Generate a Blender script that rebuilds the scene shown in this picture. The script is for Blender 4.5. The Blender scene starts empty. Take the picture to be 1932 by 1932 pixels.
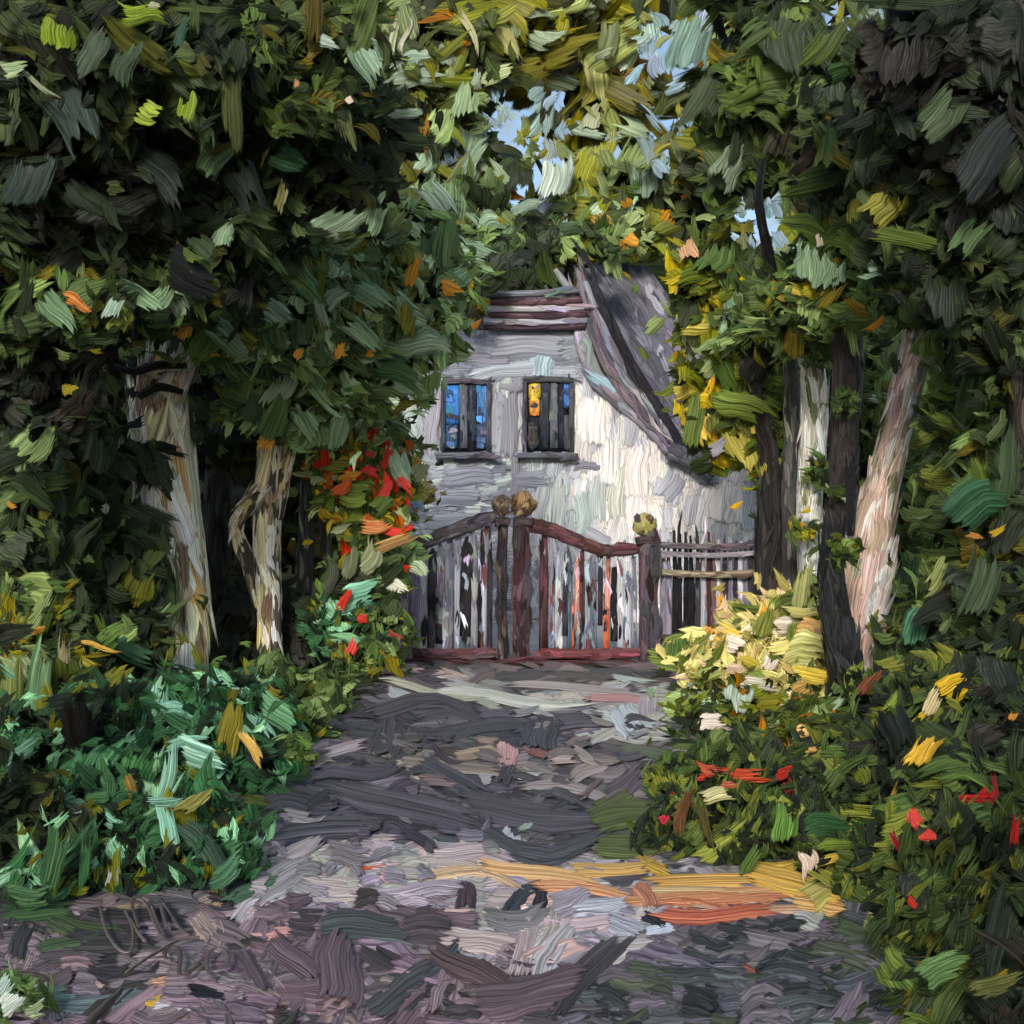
import bpy, math, random
import numpy as np
R = math.radians
S = bpy.context.scene
C = S.collection
rng = np.random.default_rng(7)
random.seed(7)

# ------------------------------------------------------------------ camera, world, sun, exposure
EYE, F = 1.7, 2332.0                      # eye height (m), focal length in units of a 1932 px wide frame
cam = bpy.data.objects.new('camera', bpy.data.cameras.new('camera'))
C.objects.link(cam)
cam.location = (0, 0, EYE); cam.rotation_euler = (R(90), 0, 0)
cam.data.sensor_width = 36; cam.data.lens = 36 * F / 1932
cam.data.clip_start = .05; cam.data.clip_end = 2000
S.camera = cam
SUN_EL, SUN_AZ = 28, 192                  # azimuth clockwise from +Y (north): the sun stands behind the viewer, to the left
w = bpy.data.worlds.new('World'); S.world = w; w.use_nodes = True
nt = w.node_tree; nt.nodes.clear()
wo = nt.nodes.new('ShaderNodeOutputWorld'); bg = nt.nodes.new('ShaderNodeBackground')
sk = nt.nodes.new('ShaderNodeTexSky'); sk.sky_type = 'NISHITA'; sk.sun_disc = False
sk.sun_elevation = R(SUN_EL); sk.sun_rotation = R(SUN_AZ)
tc = nt.nodes.new('ShaderNodeTexCoord')
mp = nt.nodes.new('ShaderNodeMapping'); mp.inputs['Scale'].default_value = (7, 7, 16)
no = nt.nodes.new('ShaderNodeTexNoise'); no.inputs['Scale'].default_value = 1.6; no.inputs['Detail'].default_value = 4
no.inputs['Distortion'].default_value = 1.2
cr = nt.nodes.new('ShaderNodeValToRGB'); cr.color_ramp.elements[0].position = .46; cr.color_ramp.elements[1].position = .70
mx = nt.nodes.new('ShaderNodeMix'); mx.data_type = 'RGBA'
mx.inputs[7].default_value = (2.3, 2.8, 3.1, 1)
nt.links.new(tc.outputs['Generated'], mp.inputs[0]); nt.links.new(mp.outputs[0], no.inputs[0])
nt.links.new(no.outputs[0], cr.inputs[0]); nt.links.new(cr.outputs[0], mx.inputs[0])
nt.links.new(sk.outputs[0], mx.inputs[6]); nt.links.new(mx.outputs[2], bg.inputs[0])
bg.inputs[1].default_value = .09
nt.links.new(bg.outputs[0], wo.inputs[0])
sun = bpy.data.objects.new('sun', bpy.data.lights.new('sun', 'SUN')); C.objects.link(sun)
sun.data.energy = 1.5; sun.data.angle = R(12); sun.data.color = (1, .95, .88)
sun.rotation_euler = (R(90 - SUN_EL), 0, R(180 - SUN_AZ))
S.view_settings.view_transform = 'Standard'; S.view_settings.look = 'None'
S.view_settings.exposure = 0.95; S.view_settings.gamma = 1
S.view_settings.use_curve_mapping = False
S.cycles.transparent_max_bounces = 24; S.cycles.max_bounces = 3; S.cycles.diffuse_bounces = 2; S.cycles.glossy_bounces = 1

# ------------------------------------------------------------------ helpers
def lin(c):
    c = np.asarray(c, float) / 255
    return np.where(c <= .04045, c / 12.92, ((c + .055) / 1.055) ** 2.4)
def at(x, y, Y):                          # photograph position (1932 px frame) at distance Y
    x, y, Y = np.broadcast_arrays(np.asarray(x, float), np.asarray(y, float), np.asarray(Y, float))
    return np.stack([(x - 966) / F * Y, Y, EYE - (y - 966) / F * Y], -1)
def ground_map(x, y, l):
    y = np.maximum(y, 1080)
    Y = EYE * F / (y - 966)
    p = at(x, y, Y); p[..., 2] += l
    return p
def wall_map(Y0):
    return lambda x, y, l: at(x, y, Y0 - l)

def paint(name, stripes=9, rough=.42, bump=.012, contrast=(.36, .64), along=.55, spec=.3, frayed=True):
    m = bpy.data.materials.new(name); m.use_nodes = True
    n = m.node_tree; b = n.nodes['Principled BSDF']
    a1 = n.nodes.new('ShaderNodeAttribute'); a1.attribute_name = 'col'
    a2 = n.nodes.new('ShaderNodeAttribute'); a2.attribute_name = 'col2'
    uv = n.nodes.new('ShaderNodeAttribute'); uv.attribute_name = 'stroke'
    N_, l = n.nodes.new, n.links.new
    def noise(src, scl, det, sc=(1, 1, 1)):
        q = N_('ShaderNodeMapping'); q.inputs['Scale'].default_value = sc
        t = N_('ShaderNodeTexNoise'); t.inputs['Scale'].default_value = scl; t.inputs['Detail'].default_value = det; t.inputs['Roughness'].default_value = .6
        l(src, q.inputs[0]); l(q.outputs[0], t.inputs[0]); return t.outputs[0]
    def math_(op, a, b=None, v=None):
        q = N_('ShaderNodeMath'); q.operation = op; l(a, q.inputs[0])
        if b is not None: l(b, q.inputs[1])
        elif v is not None: q.inputs[1].default_value = v
        return q.outputs[0]
    wander = noise(uv.outputs['Vector'], 1.1, 1, (1.5, 1.6, 0))
    sep = N_('ShaderNodeSeparateXYZ'); l(uv.outputs['Vector'], sep.inputs[0])
    u2 = math_('ADD', sep.outputs[0], math_('MULTIPLY', wander, v=.2))
    com = N_('ShaderNodeCombineXYZ'); l(u2, com.inputs[0]); l(sep.outputs[1], com.inputs[1])
    t1 = noise(com.outputs[0], 1, 2, (stripes, along, 0))
    t2 = noise(com.outputs[0], 1, 3, (stripes * 3.1, along * 1.3, 0))
    r1 = N_('ShaderNodeValToRGB'); r1.color_ramp.elements[0].position = contrast[0]; r1.color_ramp.elements[1].position = contrast[1]
    l(math_('ADD', math_('MULTIPLY', t1, v=.62), math_('MULTIPLY', t2, v=.38)), r1.inputs[0])
    mix = N_('ShaderNodeMix'); mix.data_type = 'RGBA'
    l(r1.outputs[0], mix.inputs[0]); l(a1.outputs['Color'], mix.inputs[6]); l(a2.outputs['Color'], mix.inputs[7])
    gr = N_('ShaderNodeMapRange'); gr.inputs[1].default_value = .3; gr.inputs[2].default_value = .7; gr.inputs[3].default_value = .42; gr.inputs[4].default_value = 1.75
    l(t2, gr.inputs[0])
    vm = N_('ShaderNodeVectorMath'); vm.operation = 'SCALE'; l(mix.outputs[2], vm.inputs[0]); l(gr.outputs[0], vm.inputs['Scale'])
    l(vm.outputs[0], b.inputs['Base Color'])
    # dry bristles: towards its rim a dab breaks up along the bristle lines
    br = math_('ADD', math_('MULTIPLY', t1, v=.5), math_('MULTIPLY', noise(com.outputs[0], 1, 2, (stripes * 2.0, along * 2.4, 0)), v=.5))
    al = N_('ShaderNodeMapRange'); al.inputs[1].default_value = .54; al.inputs[2].default_value = .70
    l(math_('ADD', br, math_('MULTIPLY', sep.outputs[2], v=.62)), al.inputs[0]); 
    if frayed: l(al.outputs[0], b.inputs['Alpha'])
    bp = N_('ShaderNodeBump'); bp.inputs['Strength'].default_value = 1; bp.inputs['Distance'].default_value = bump * 1.5
    l(math_('ADD', t1, math_('MULTIPLY', t2, v=.45)), bp.inputs['Height']); l(bp.outputs[0], b.inputs['Normal'])
    b.inputs['Roughness'].default_value = rough
    b.inputs['Specular IOR Level'].default_value = spec
    return m
M_leaf = paint('leaf', 8, .42, .016, (.36, .64), .55, .18)
M_solid = paint('small_leaf', 6, .42, .016, (.36, .64), .55, .18, False)
M_bark = paint('bark', 7, .5, .015, (.38, .62), .4)
M_plaster = paint('plaster', 8, .5, .012, (.3, .7), .5)
M_wood = paint('painted_wood', 9, .45, .008, (.36, .62), .35)
M_earth = paint('earth', 9, .5, .010, (.36, .64), .5)
M_petal = paint('petal', 6, .38, .008)
M_slate = paint('roof', 14, .5, .012, (.34, .66), .3)
def plain(name, c1, c2, scale=3, rough=.6, stretch=(1, 1, 1), bump=.02):
    m = bpy.data.materials.new(name); m.use_nodes = True
    n = m.node_tree; b = n.nodes['Principled BSDF']; l = n.links.new
    tc = n.nodes.new('ShaderNodeTexCoord'); mp = n.nodes.new('ShaderNodeMapping'); mp.inputs['Scale'].default_value = stretch
    t = n.nodes.new('ShaderNodeTexNoise'); t.inputs['Scale'].default_value = scale; t.inputs['Detail'].default_value = 6
    t.inputs['Distortion'].default_value = .8
    r = n.nodes.new('ShaderNodeValToRGB')
    r.color_ramp.elements[0].position = .35; r.color_ramp.elements[1].position = .65
    r.color_ramp.elements[0].color = (*lin(c1), 1); r.color_ramp.elements[1].color = (*lin(c2), 1)
    bp = n.nodes.new('ShaderNodeBump'); bp.inputs['Distance'].default_value = bump
    l(tc.outputs['Object'], mp.inputs[0]); l(mp.outputs[0], t.inputs[0]); l(t.outputs[0], r.inputs[0])
    l(r.outputs[0], b.inputs['Base Color']); l(t.outputs[0], bp.inputs['Height']); l(bp.outputs[0], b.inputs['Normal'])
    b.inputs['Roughness'].default_value = rough
    return m

def tag(o, label=None, cat=None, group=None, kind=None):
    if label: o['label'] = label
    if cat: o['category'] = cat
    if group: o['group'] = group
    if kind: o['kind'] = kind
    return o
def empty(name, loc, label, cat, group=None):
    o = bpy.data.objects.new(name, None); C.objects.link(o); o.location = loc; o.empty_display_size = .2
    return tag(o, label, cat, group)
def link(name, me, mat, parent=None, label=None, kind=None):
    o = bpy.data.objects.new(name, me); C.objects.link(o)
    if mat and not me.materials: me.materials.append(mat)
    if parent is not None:
        o.parent = parent
        p, t = parent, np.zeros(3)
        while p is not None: t += np.array(p.location); p = p.parent
        o.location = tuple(-t)
        if name in PIVOT:                                   # small pieces get an origin of their own
            pass
    return tag(o, label, None, None, kind)
PIVOT = ()
def make_mesh(name, v, f, c1=None, c2=None, uv=None, smooth=True):
    """v (n,3), f (m,4) or (m,3) index array"""
    v = np.asarray(v, np.float32); f = np.asarray(f, np.int32)
    me = bpy.data.meshes.new(name)
    k = f.shape[1]
    me.vertices.add(len(v)); me.vertices.foreach_set('co', v.ravel())
    me.loops.add(f.size); me.loops.foreach_set('vertex_index', f.ravel())
    me.polygons.add(len(f)); me.polygons.foreach_set('loop_start', np.arange(0, f.size, k, dtype=np.int32))
    me.polygons.foreach_set('use_smooth', np.full(len(f), smooth))
    for nm, c in (('col', c1), ('col2', c2)):
        if c is not None:
            a = me.attributes.new(nm, 'FLOAT_COLOR', 'POINT')
            q = np.ones((len(v), 4), np.float32); q[:, :3] = c; a.data.foreach_set('color', q.ravel())
    if uv is not None:
        a = me.attributes.new('stroke', 'FLOAT_VECTOR', 'POINT'); a.data.foreach_set('vector', np.asarray(uv, np.float32).ravel())
    me.update(calc_edges=True); me.validate()
    return me

class Strokes:
    """a heap of bristly dabs, each a small ridged and curved sheet with ragged ends"""
    def __init__(s, nc=9, nr=5): s.nc, s.nr, s.v, s.c1, s.c2, s.uv = nc, nr, [], [], [], []
    def n(s): return sum(len(a) for a in s.v)
    def local(s, N, L, W, bend, rag=.22, taper=.5, arch=.1, thick=.06):
        nc, nr = s.nc, s.nr
        u = np.linspace(-1, 1, nc)[None, :, None]; v = np.linspace(0, 1, nr)[None, None, :]
        L = np.broadcast_to(L, N)[:, None, None]; W = np.broadcast_to(W, N)[:, None, None]; bend = np.broadcast_to(bend, N)[:, None, None]
        def edge_line(k):
            ph = rng.uniform(0, 6.3, (N, 1, 1)); fq = rng.uniform(1., 3.2, (N, 1, 1))
            return k * (.45 + .45 * np.sin(u * fq + ph)) + k * .75 * rng.random((N, nc, 1)) ** 2.2
        s0 = edge_line(rag * .8); s1 = edge_line(rag * 1.2)
        vv = s0 + (1 - s0 - s1) * v
        tp = np.broadcast_to(taper, N)[:, None, None] * rng.random((N, 1, 1))
        wid = 1 - tp * np.clip(vv - .35, 0, 1) / .65 - .35 * tp * np.clip(.25 - vv, 0, 1) / .25
        a = L * (vv - .5)
        b = W * .5 * u * wid * (1 + rng.normal(0, .06, (N, 1, nr))) + bend * L * ((vv - .5) ** 2 - .08) + rng.normal(0, .035, (N, 1, 1)) * L * np.sin((vv + rng.random((N, 1, 1))) * 6.28)
        ridge = rng.normal(0, .25, (N, nc, 1)) + rng.normal(0, .08, (N, nc, nr))
        edge = np.abs(u) ** 3
        n = thick * W * ((1 - 1.6 * edge) + ridge * .6) - arch * L * ((vv - .5) * 2) ** 2 * (rng.random((N, 1, 1)) * 1.3 - .15)
        uv = np.stack(np.broadcast_arrays(u * .5 + rng.random((N, 1, 1)) * 900, vv * 1.2 + rng.random((N, 1, 1)) * 900,
                                          np.minimum(np.minimum((1 - np.abs(u)) * 1.9, np.minimum(v, 1 - v) * 4.2), 1.) + np.zeros((N, 1, 1))), -1)
        return a, b, n, uv
    def put(s, P, c1, c2, uv):
        N = len(P); k = s.nc * s.nr
        s.v.append(P.reshape(N, k, 3)); s.uv.append(uv.reshape(N, k, 3))
        s.c1.append(np.repeat(c1[:, None, :], k, 1)); s.c2.append(np.repeat(c2[:, None, :], k, 1))
    def add3d(s, P, T, Nn, L, W, c1, c2, bend=0., curlR=None, **kw):
        N = len(P)
        T = T / np.linalg.norm(T, axis=1, keepdims=True)
        Nn = Nn - (Nn * T).sum(1, keepdims=True) * T; Nn /= np.linalg.norm(Nn, axis=1, keepdims=True) + 1e-9
        B = np.cross(Nn, T)
        a, b, n, uv = s.local(N, L, W, bend, **kw)
        if curlR is not None:
            r = np.broadcast_to(curlR, N)[:, None, None]
            th = np.clip(b / r, -1.5, 1.5); b2 = (r + n) * np.sin(th); n = (r + n) * np.cos(th) - r; b = b2
        Q = P[:, None, None, :] + a[..., None] * T[:, None, None, :] + b[..., None] * B[:, None, None, :] + n[..., None] * Nn[:, None, None, :]
        s.put(Q, c1, c2, uv)
    def addpx(s, x, y, ang, L, W, c1, c2, mapper, bend=0., lift=0., scale=.006, **kw):
        """stroke given where it shows in the photograph; mapper lays it on its real surface. scale: metres per px (for the relief)"""
        x = np.asarray(x, float); N = len(x); y = np.asarray(y, float); ang = np.radians(np.broadcast_to(ang, N))
        a, b, n, uv = s.local(N, L, W, bend, arch=kw.pop('arch', 0.), **kw)
        ca, sa = np.cos(ang)[:, None, None], np.sin(ang)[:, None, None]
        X = x[:, None, None] + a * ca + b * sa; Yp = y[:, None, None] - a * sa + b * ca
        s.put(mapper(X, Yp, n * scale + np.broadcast_to(lift, N)[:, None, None]), c1, c2, uv)
    def faces(s, N):
        nc, nr = s.nc, s.nr
        i, j = np.meshgrid(np.arange(nc - 1), np.arange(nr - 1), indexing='ij')
        q = np.stack([i * nr + j, i * nr + j + 1, (i + 1) * nr + j + 1, (i + 1) * nr + j], -1).reshape(-1, 4)
        return (q[None] + (np.arange(N) * nc * nr)[:, None, None]).reshape(-1, 4)
    def build(s, name, mat, parent=None, single=None, nsingle=0, kind='stuff', label=None, toplevel=None):
        """the nsingle strokes that show largest become objects called `single`, the rest one object `name`"""
        if not s.v: return None
        V, c1, c2, uv = (np.concatenate(q) for q in (s.v, s.c1, s.c2, s.uv))
        N = len(V); idx = np.zeros(N, bool)
        if nsingle:
            ctr = V.mean(1); ext = np.linalg.norm(V[:, 0] - V[:, -1], axis=1)
            dist = np.maximum(ctr[:, 1], .5); px = 966 + ctr[:, 0] / dist * F; py = 966 - (ctr[:, 2] - EYE) / dist * F
            score = ext / dist - dist * .012
            score[(px < -10) | (px > 1942) | (py < -10) | (py > 1942)] = -9
            top = np.argsort(-score)[:nsingle]; top = top[score[top] > -5]; idx[top] = True
            f1 = s.faces(1)
            off = np.array(absloc(parent)) if parent is not None else np.zeros(3)
            for k in top:
                o0 = V[k].mean(0)
                me = make_mesh(single, V[k] - o0, f1, c1[k], c2[k], uv[k]); me.materials.append(mat)
                o = bpy.data.objects.new(single, me); C.objects.link(o); o.parent = parent; o.location = tuple(o0 - off)
        r = ~idx
        if r.sum() == 0: return None
        me = make_mesh(name, V[r].reshape(-1, 3), s.faces(int(r.sum())), c1[r].reshape(-1, 3), c2[r].reshape(-1, 3), uv[r].reshape(-1, 3))
        return link(name, me, mat, parent, label, kind)
def absloc(p):
    t = np.zeros(3)
    while p is not None: t += np.array(p.location); p = p.parent
    return t

def pick(pal, N, jit=.10, gain=1., sat=1.):
    """two paint colours per stroke out of a palette [(rgb, rgb, weight)]"""
    wts = np.array([p[2] for p in pal], float); k = rng.choice(len(pal), N, p=wts / wts.sum())
    A = np.array([lin(p[0]) for p in pal])[k]; B = np.array([lin(p[1]) for p in pal])[k]
    j = np.exp(rng.normal(0, jit * 1.6, (N, 1))) * (1 + rng.normal(0, jit * .5, (N, 3)))
    A, B = A * j * gain, B * j * gain
    if sat != 1: A, B = (q.mean(1, keepdims=True) + (q - q.mean(1, keepdims=True)) * sat for q in (A, B))
    return np.clip(A, .002, .9), np.clip(B, .002, .9)

PAL = dict(
 black=[((16,20,17),(34,40,32),3), ((24,24,22),(44,42,38),2), ((20,30,22),(46,58,40),2)],
 dark=[((20,28,20),(44,56,36),4), ((32,42,26),(62,76,42),3), ((16,20,16),(34,40,30),3), ((50,66,42),(84,102,66),1), ((44,46,20),(78,80,32),1)],
 deep=[((30,42,24),(58,74,38),3), ((44,58,30),(78,94,46),3), ((22,30,20),(42,54,32),3), ((54,50,20),(92,84,30),1), ((64,84,50),(104,124,76),1.4)],
 sage=[((84,110,76),(136,160,126),3), ((58,80,50),(104,128,86),4), ((36,52,34),(70,92,58),4), ((110,136,112),(160,182,156),1.5), ((60,70,34),(110,112,54),1)],
 mid=[((48,66,38),(88,110,62),4), ((32,44,28),(62,80,46),4), ((78,98,60),(122,142,96),2), ((84,80,28),(126,118,48),1), ((20,26,18),(40,50,30),2)],
 olive=[((92,92,20),(140,134,34),4), ((62,66,18),(104,100,26),3), ((98,108,62),(150,156,104),2), ((118,136,112),(160,176,158),1.6), ((92,70,20),(140,104,34),.8), ((30,34,16),(56,60,26),2)],
 oliveg=[((70,78,26),(118,122,46),3), ((40,50,24),(72,84,38),4), ((90,106,70),(134,150,110),2), ((110,130,114),(150,172,156),1.2), ((104,76,28),(160,110,44),.5), ((24,30,18),(46,54,28),3)],
 yellow=[((140,128,40),(186,170,70),2), ((98,100,36),(142,138,56),3), ((60,74,32),(104,114,50),4), ((40,52,28),(70,86,42),4), ((176,128,36),(214,170,70),.6), ((24,30,18),(44,54,28),2)],
 brown=[((34,28,22),(62,52,40),3), ((22,20,18),(42,38,34),2), ((40,40,22),(70,68,36),1.5)],
 emerald=[((30,62,42),(62,104,70),4), ((22,42,30),(46,76,52),3.2), ((88,140,112),(146,190,160),1.8), ((60,70,26),(112,112,44),1), ((16,24,20),(34,46,36),3)],
 red=[((60,80,40),(110,124,64),5), ((150,38,26),(196,64,40),1.1), ((120,110,40),(176,156,66),2), ((36,46,28),(66,82,44),3), ((130,70,36),(180,104,56),1), ((120,140,110),(170,184,150),1)],
 cream=[((176,164,104),(216,204,150),4), ((120,116,70),(164,156,104),2.4), ((62,76,38),(104,116,60),3), ((204,170,140),(226,204,180),1.6), ((204,140,70),(226,176,110),.9)],
 bed=[((40,54,32),(78,96,54),4), ((26,34,24),(52,64,40),4), ((74,84,40),(116,122,62),2), ((20,26,24),(40,46,40),3)],
 slate=[((72,69,77),(100,96,105),4), ((56,54,62),(82,79,88),3), ((100,93,100),(134,124,131),1.7)],  # slate to dusk: path tones with dappled sun and shade put into the colour
 light=[((150,142,146),(190,182,184),3), ((124,116,122),(160,152,156),2), ((170,160,150),(206,198,186),1), ((190,150,146),(214,180,172),.5)],
 cool=[((158,162,160),(196,200,196),3), ((128,124,124),(168,162,158),2), ((180,182,164),(208,208,190),1.3)],
 warm=[((112,100,98),(150,138,134),3), ((88,82,82),(118,112,112),3), ((170,150,138),(200,180,166),1), ((70,68,70),(94,92,94),1.5)],
 mauve=[((122,103,110),(154,133,138),4), ((96,81,86),(130,112,117),3), ((56,50,52),(82,76,76),2), ((124,110,112),(156,142,142),.7)],
 dusk=[((76,76,81),(110,110,112),3), ((94,84,91),(130,118,125),3), ((42,42,44),(64,66,66),2), ((60,66,52),(90,96,74),1)],
 orange=[((206,140,84),(228,184,130),3), ((178,96,62),(206,130,92),2.5), ((200,150,44),(222,182,80),1.5)],
)

class Lump:
    """one mesh out of tubes, bars, sheets and dabs"""
    def __init__(s): s.v, s.f, s.c1, s.c2, s.uv, s.n = [], [], [], [], [], 0
    def add(s, v, f, c1, c2, uv):
        v = np.asarray(v, float); n = len(v)
        s.v.append(v); s.f.append(np.asarray(f) + s.n); s.n += n
        s.c1.append(np.broadcast_to(c1, (n, 3))); s.c2.append(np.broadcast_to(c2, (n, 3))); s.uv.append(uv)
    def strokes(s, st):
        for v, c1, c2, uv in zip(st.v, st.c1, st.c2, st.uv):
            s.add(v.reshape(-1, 3), st.faces(len(v)), c1.reshape(-1, 3), c2.reshape(-1, 3), uv.reshape(-1, 3))
    def tube(s, P, w, d, c1, c2, sides=10, e=1., jit=.06, rep=1.2):
        P = np.asarray(P, float); n = len(P); w = np.broadcast_to(w, n); d = np.broadcast_to(d, n)
        T = np.gradient(P, axis=0); T /= np.linalg.norm(T, axis=1, keepdims=True) + 1e-9
        ref = np.array([0, 1., 0]) if abs(T[:, 1]).mean() < .8 else np.array([0, 0, 1.])
        n1 = np.cross(T, ref); n1 /= np.linalg.norm(n1, axis=1, keepdims=True) + 1e-9; n2 = np.cross(n1, T)
        th = np.linspace(0, 2 * np.pi, sides, endpoint=False) + np.pi / sides
        cx = np.sign(np.cos(th)) * np.abs(np.cos(th)) ** e; cy = np.sign(np.sin(th)) * np.abs(np.sin(th)) ** e
        if e < 1: m = max(cx.max(), cy.max()); cx, cy = cx / m, cy / m
        jj = 1 + rng.normal(0, jit, (n, sides)) * .6 + rng.normal(0, jit, (1, sides)) * .6
        V = P[:, None] + (w[:, None] * cx * jj)[..., None] * n1[:, None] + (d[:, None] * cy * jj)[..., None] * n2[:, None]
        dl = np.concatenate([[0], np.cumsum(np.linalg.norm(np.diff(P, axis=0), axis=1))])
        u0 = rng.random() * 900
        uv = np.stack(np.broadcast_arrays(u0 + (1 - np.abs(np.linspace(-1, 1, sides))) [None] * rep, dl[:, None] * 1.4 + u0, 2.), -1)
        i, j = np.meshgrid(np.arange(n - 1), np.arange(sides), indexing='ij'); k = (j + 1) % sides
        q = np.stack([i * sides + j, i * sides + k, (i + 1) * sides + k, (i + 1) * sides + j], -1).reshape(-1, 4)
        V = V.reshape(-1, 3); uv = uv.reshape(-1, 3)
        caps = []
        for base in (0, (n - 1) * sides):
            for a in range(1, sides // 2):
                r = [base + a - 1, base + a, base + sides - 1 - a, base + sides - a]
                caps.append(r if base else r[::-1])
        s.add(V, np.concatenate([q, np.array(caps)]), c1, c2, uv)
    def blob(s, c, r, c1, c2, seg=10, jit=.12):
        th = np.linspace(.12, np.pi - .12, seg // 2 + 1); P = np.array([[c[0], c[1], c[2] + r[2] * np.cos(t)] for t in th])
        w = np.sin(th)
        s.tube(P, w * r[0], w * r[1], c1, c2, sides=seg, jit=jit)
    def build(s, name, mat, parent=None, label=None, kind=None, smooth=True):
        me = make_mesh(name, np.concatenate(s.v), np.concatenate(s.f), np.concatenate(s.c1), np.concatenate(s.c2), np.concatenate(s.uv), smooth)
        if parent is None: return link(name, me, mat, None, label, kind)
        return link(name, me, mat, parent, label, kind)
def spl(P, k=4):
    """smooth a polyline (Catmull-Rom)"""
    P = np.asarray(P, float); Q = np.vstack([2 * P[0] - P[1], P, 2 * P[-1] - P[-2]]); out = []
    for i in range(1, len(Q) - 2):
        for t in np.linspace(0, 1, k, endpoint=False):
            a, b, c, d = Q[i - 1:i + 3]
            out.append(.5 * (2 * b + (c - a) * t + (2 * a - 5 * b + 4 * c - d) * t * t + (3 * b - a - 3 * c + d) * t ** 3))
    out.append(P[-1]); return np.array(out)
def col2(p, jit=.08):
    a, b = pick([(p[0], p[1], 1)], 1, jit); return a[0], b[0]
def bar(name, mat, parent, pts, w, d, cols, label=None, e=.45, dabs=0, k=3, sides=12, jit=.09, kind=None, dabpal=None):
    """a bar or board through world points, half width w, half depth d"""
    L = Lump(); P = spl(pts, k); c1, c2 = col2(cols)
    n = len(P); ww = np.interp(np.linspace(0, 1, n), np.linspace(0, 1, np.size(w)), np.atleast_1d(w)) if np.size(w) > 1 else w
    L.tube(P, ww, d, c1, c2, sides=sides, e=e, jit=jit)
    if dabs:
        st = Strokes(7, 4); idx = rng.random(dabs) * (n - 1.01); i = idx.astype(int); f = (idx - i)[:, None]
        Q = P[i] * (1 - f) + P[i + 1] * f; T = P[i + 1] - P[i]; tot = np.linalg.norm(np.diff(P, axis=0), axis=1).sum()
        wm = np.mean(w); c1, c2 = pick(dabpal or [(cols[0], cols[1], 1)], dabs, .22)
        side = np.cross(T / np.linalg.norm(T, axis=1, keepdims=True), [0, 1., 0])
        Q = Q + side * (rng.random((dabs, 1)) - .5) * wm * 1.1 + np.array([0, -1., 0]) * (np.mean(d) * 1.02)
        T = T + rng.normal(0, .06, (dabs, 3)) * np.linalg.norm(T, axis=1, keepdims=True); c1, c2 = c1 * rng.uniform(.6, 1.5, (dabs, 1)), c2 * rng.uniform(.7, 1.4, (dabs, 1))
        st.add3d(Q, T * rng.choice([-1, 1], (dabs, 1)), np.tile([0, -1., .05], (dabs, 1)) + rng.normal(0, .1, (dabs, 3)), tot * rng.uniform(.2, .5, dabs), wm * rng.uniform(1., 2.0, dabs), c1, c2, thick=.08, arch=.01)
        L.strokes(st)
    return L.build(name, mat, parent, label, kind)

# ------------------------------------------------------------------ ground, path, courtyard
def sheet(name, pts, z, mat, parent=None, kind='structure'):
    me = bpy.data.meshes.new(name); me.from_pydata([(x, y, z) for x, y in pts], [], [tuple(range(len(pts)))])
    me.update(); return link(name, me, mat, parent, None, kind)
M_soil = plain('soil', (34, 36, 24), (66, 60, 44), 5)
M_path = plain('trodden_path', (74, 70, 74), (120, 112, 116), 4, stretch=(1, 2.4, 1))
M_yard = plain('yard_gravel', (150, 150, 152), (190, 190, 190), 9)
ground = sheet('ground', [(-300, -60), (300, -60), (300, 500), (-300, 500)], -.02, M_soil)
pl = [(700, 1262), (650, 1340), (560, 1460), (470, 1600), (470, 1680), (200, 1700), (-300, 1760)]
pr = [(1310, 1262), (1300, 1340), (1290, 1420), (1240, 1520), (1250, 1600), (1600, 1660), (1700, 1800), (1780, 1960)]
g2 = lambda q: tuple(ground_map(np.array(q[0]), np.array(q[1]), 0)[:2])
path = sheet('path', [g2(q) for q in reversed(pl)] + [g2(q) for q in pr][::1] + [(2.2, .5), (-3, .5)][::1] if False else
             [(-3.2, .3), (2.0, .3)] + [g2(q) for q in reversed(pr)] + [g2(q) for q in pl], 0.0, M_path)
yard = sheet('courtyard', [(-2.2, 14.32), (3.6, 14.32), (4.2, 30), (-3, 30)], 0.004, M_yard)

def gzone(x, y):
    """tone of the trodden earth at a spot, with bands of sun and shade painted in"""
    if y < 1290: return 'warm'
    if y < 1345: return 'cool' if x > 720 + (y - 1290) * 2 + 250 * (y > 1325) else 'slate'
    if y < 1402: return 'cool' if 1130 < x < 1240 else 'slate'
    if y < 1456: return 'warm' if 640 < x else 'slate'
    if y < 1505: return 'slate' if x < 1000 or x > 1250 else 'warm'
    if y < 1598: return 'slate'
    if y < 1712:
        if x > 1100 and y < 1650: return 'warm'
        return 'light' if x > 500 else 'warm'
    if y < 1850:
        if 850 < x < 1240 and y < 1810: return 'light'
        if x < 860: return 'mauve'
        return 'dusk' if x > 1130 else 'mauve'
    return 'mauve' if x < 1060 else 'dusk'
st = Strokes(11, 4)
buckets = {}
for i in range(2600):
    y = 1252 + 720 * rng.random() ** 1.05; x = rng.uniform(-80, 2000)
    lx = np.interp(y, [1262, 1340, 1460, 1600, 1680, 1700, 1760], [700, 650, 560, 470, 480, 120, -200]); rx = np.interp(y, [1262, 1420, 1520, 1600, 1660, 1800, 1960], [1320, 1290, 1230, 1260, 1600, 1700, 1780])
    if not (lx - 25 < x < rx + 25): continue
    jy = y + rng.normal(0, 7 + (y - 1250) * .015)
    buckets.setdefault(gzone(x + rng.normal(0, 22), jy), []).append((x, y))
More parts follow.
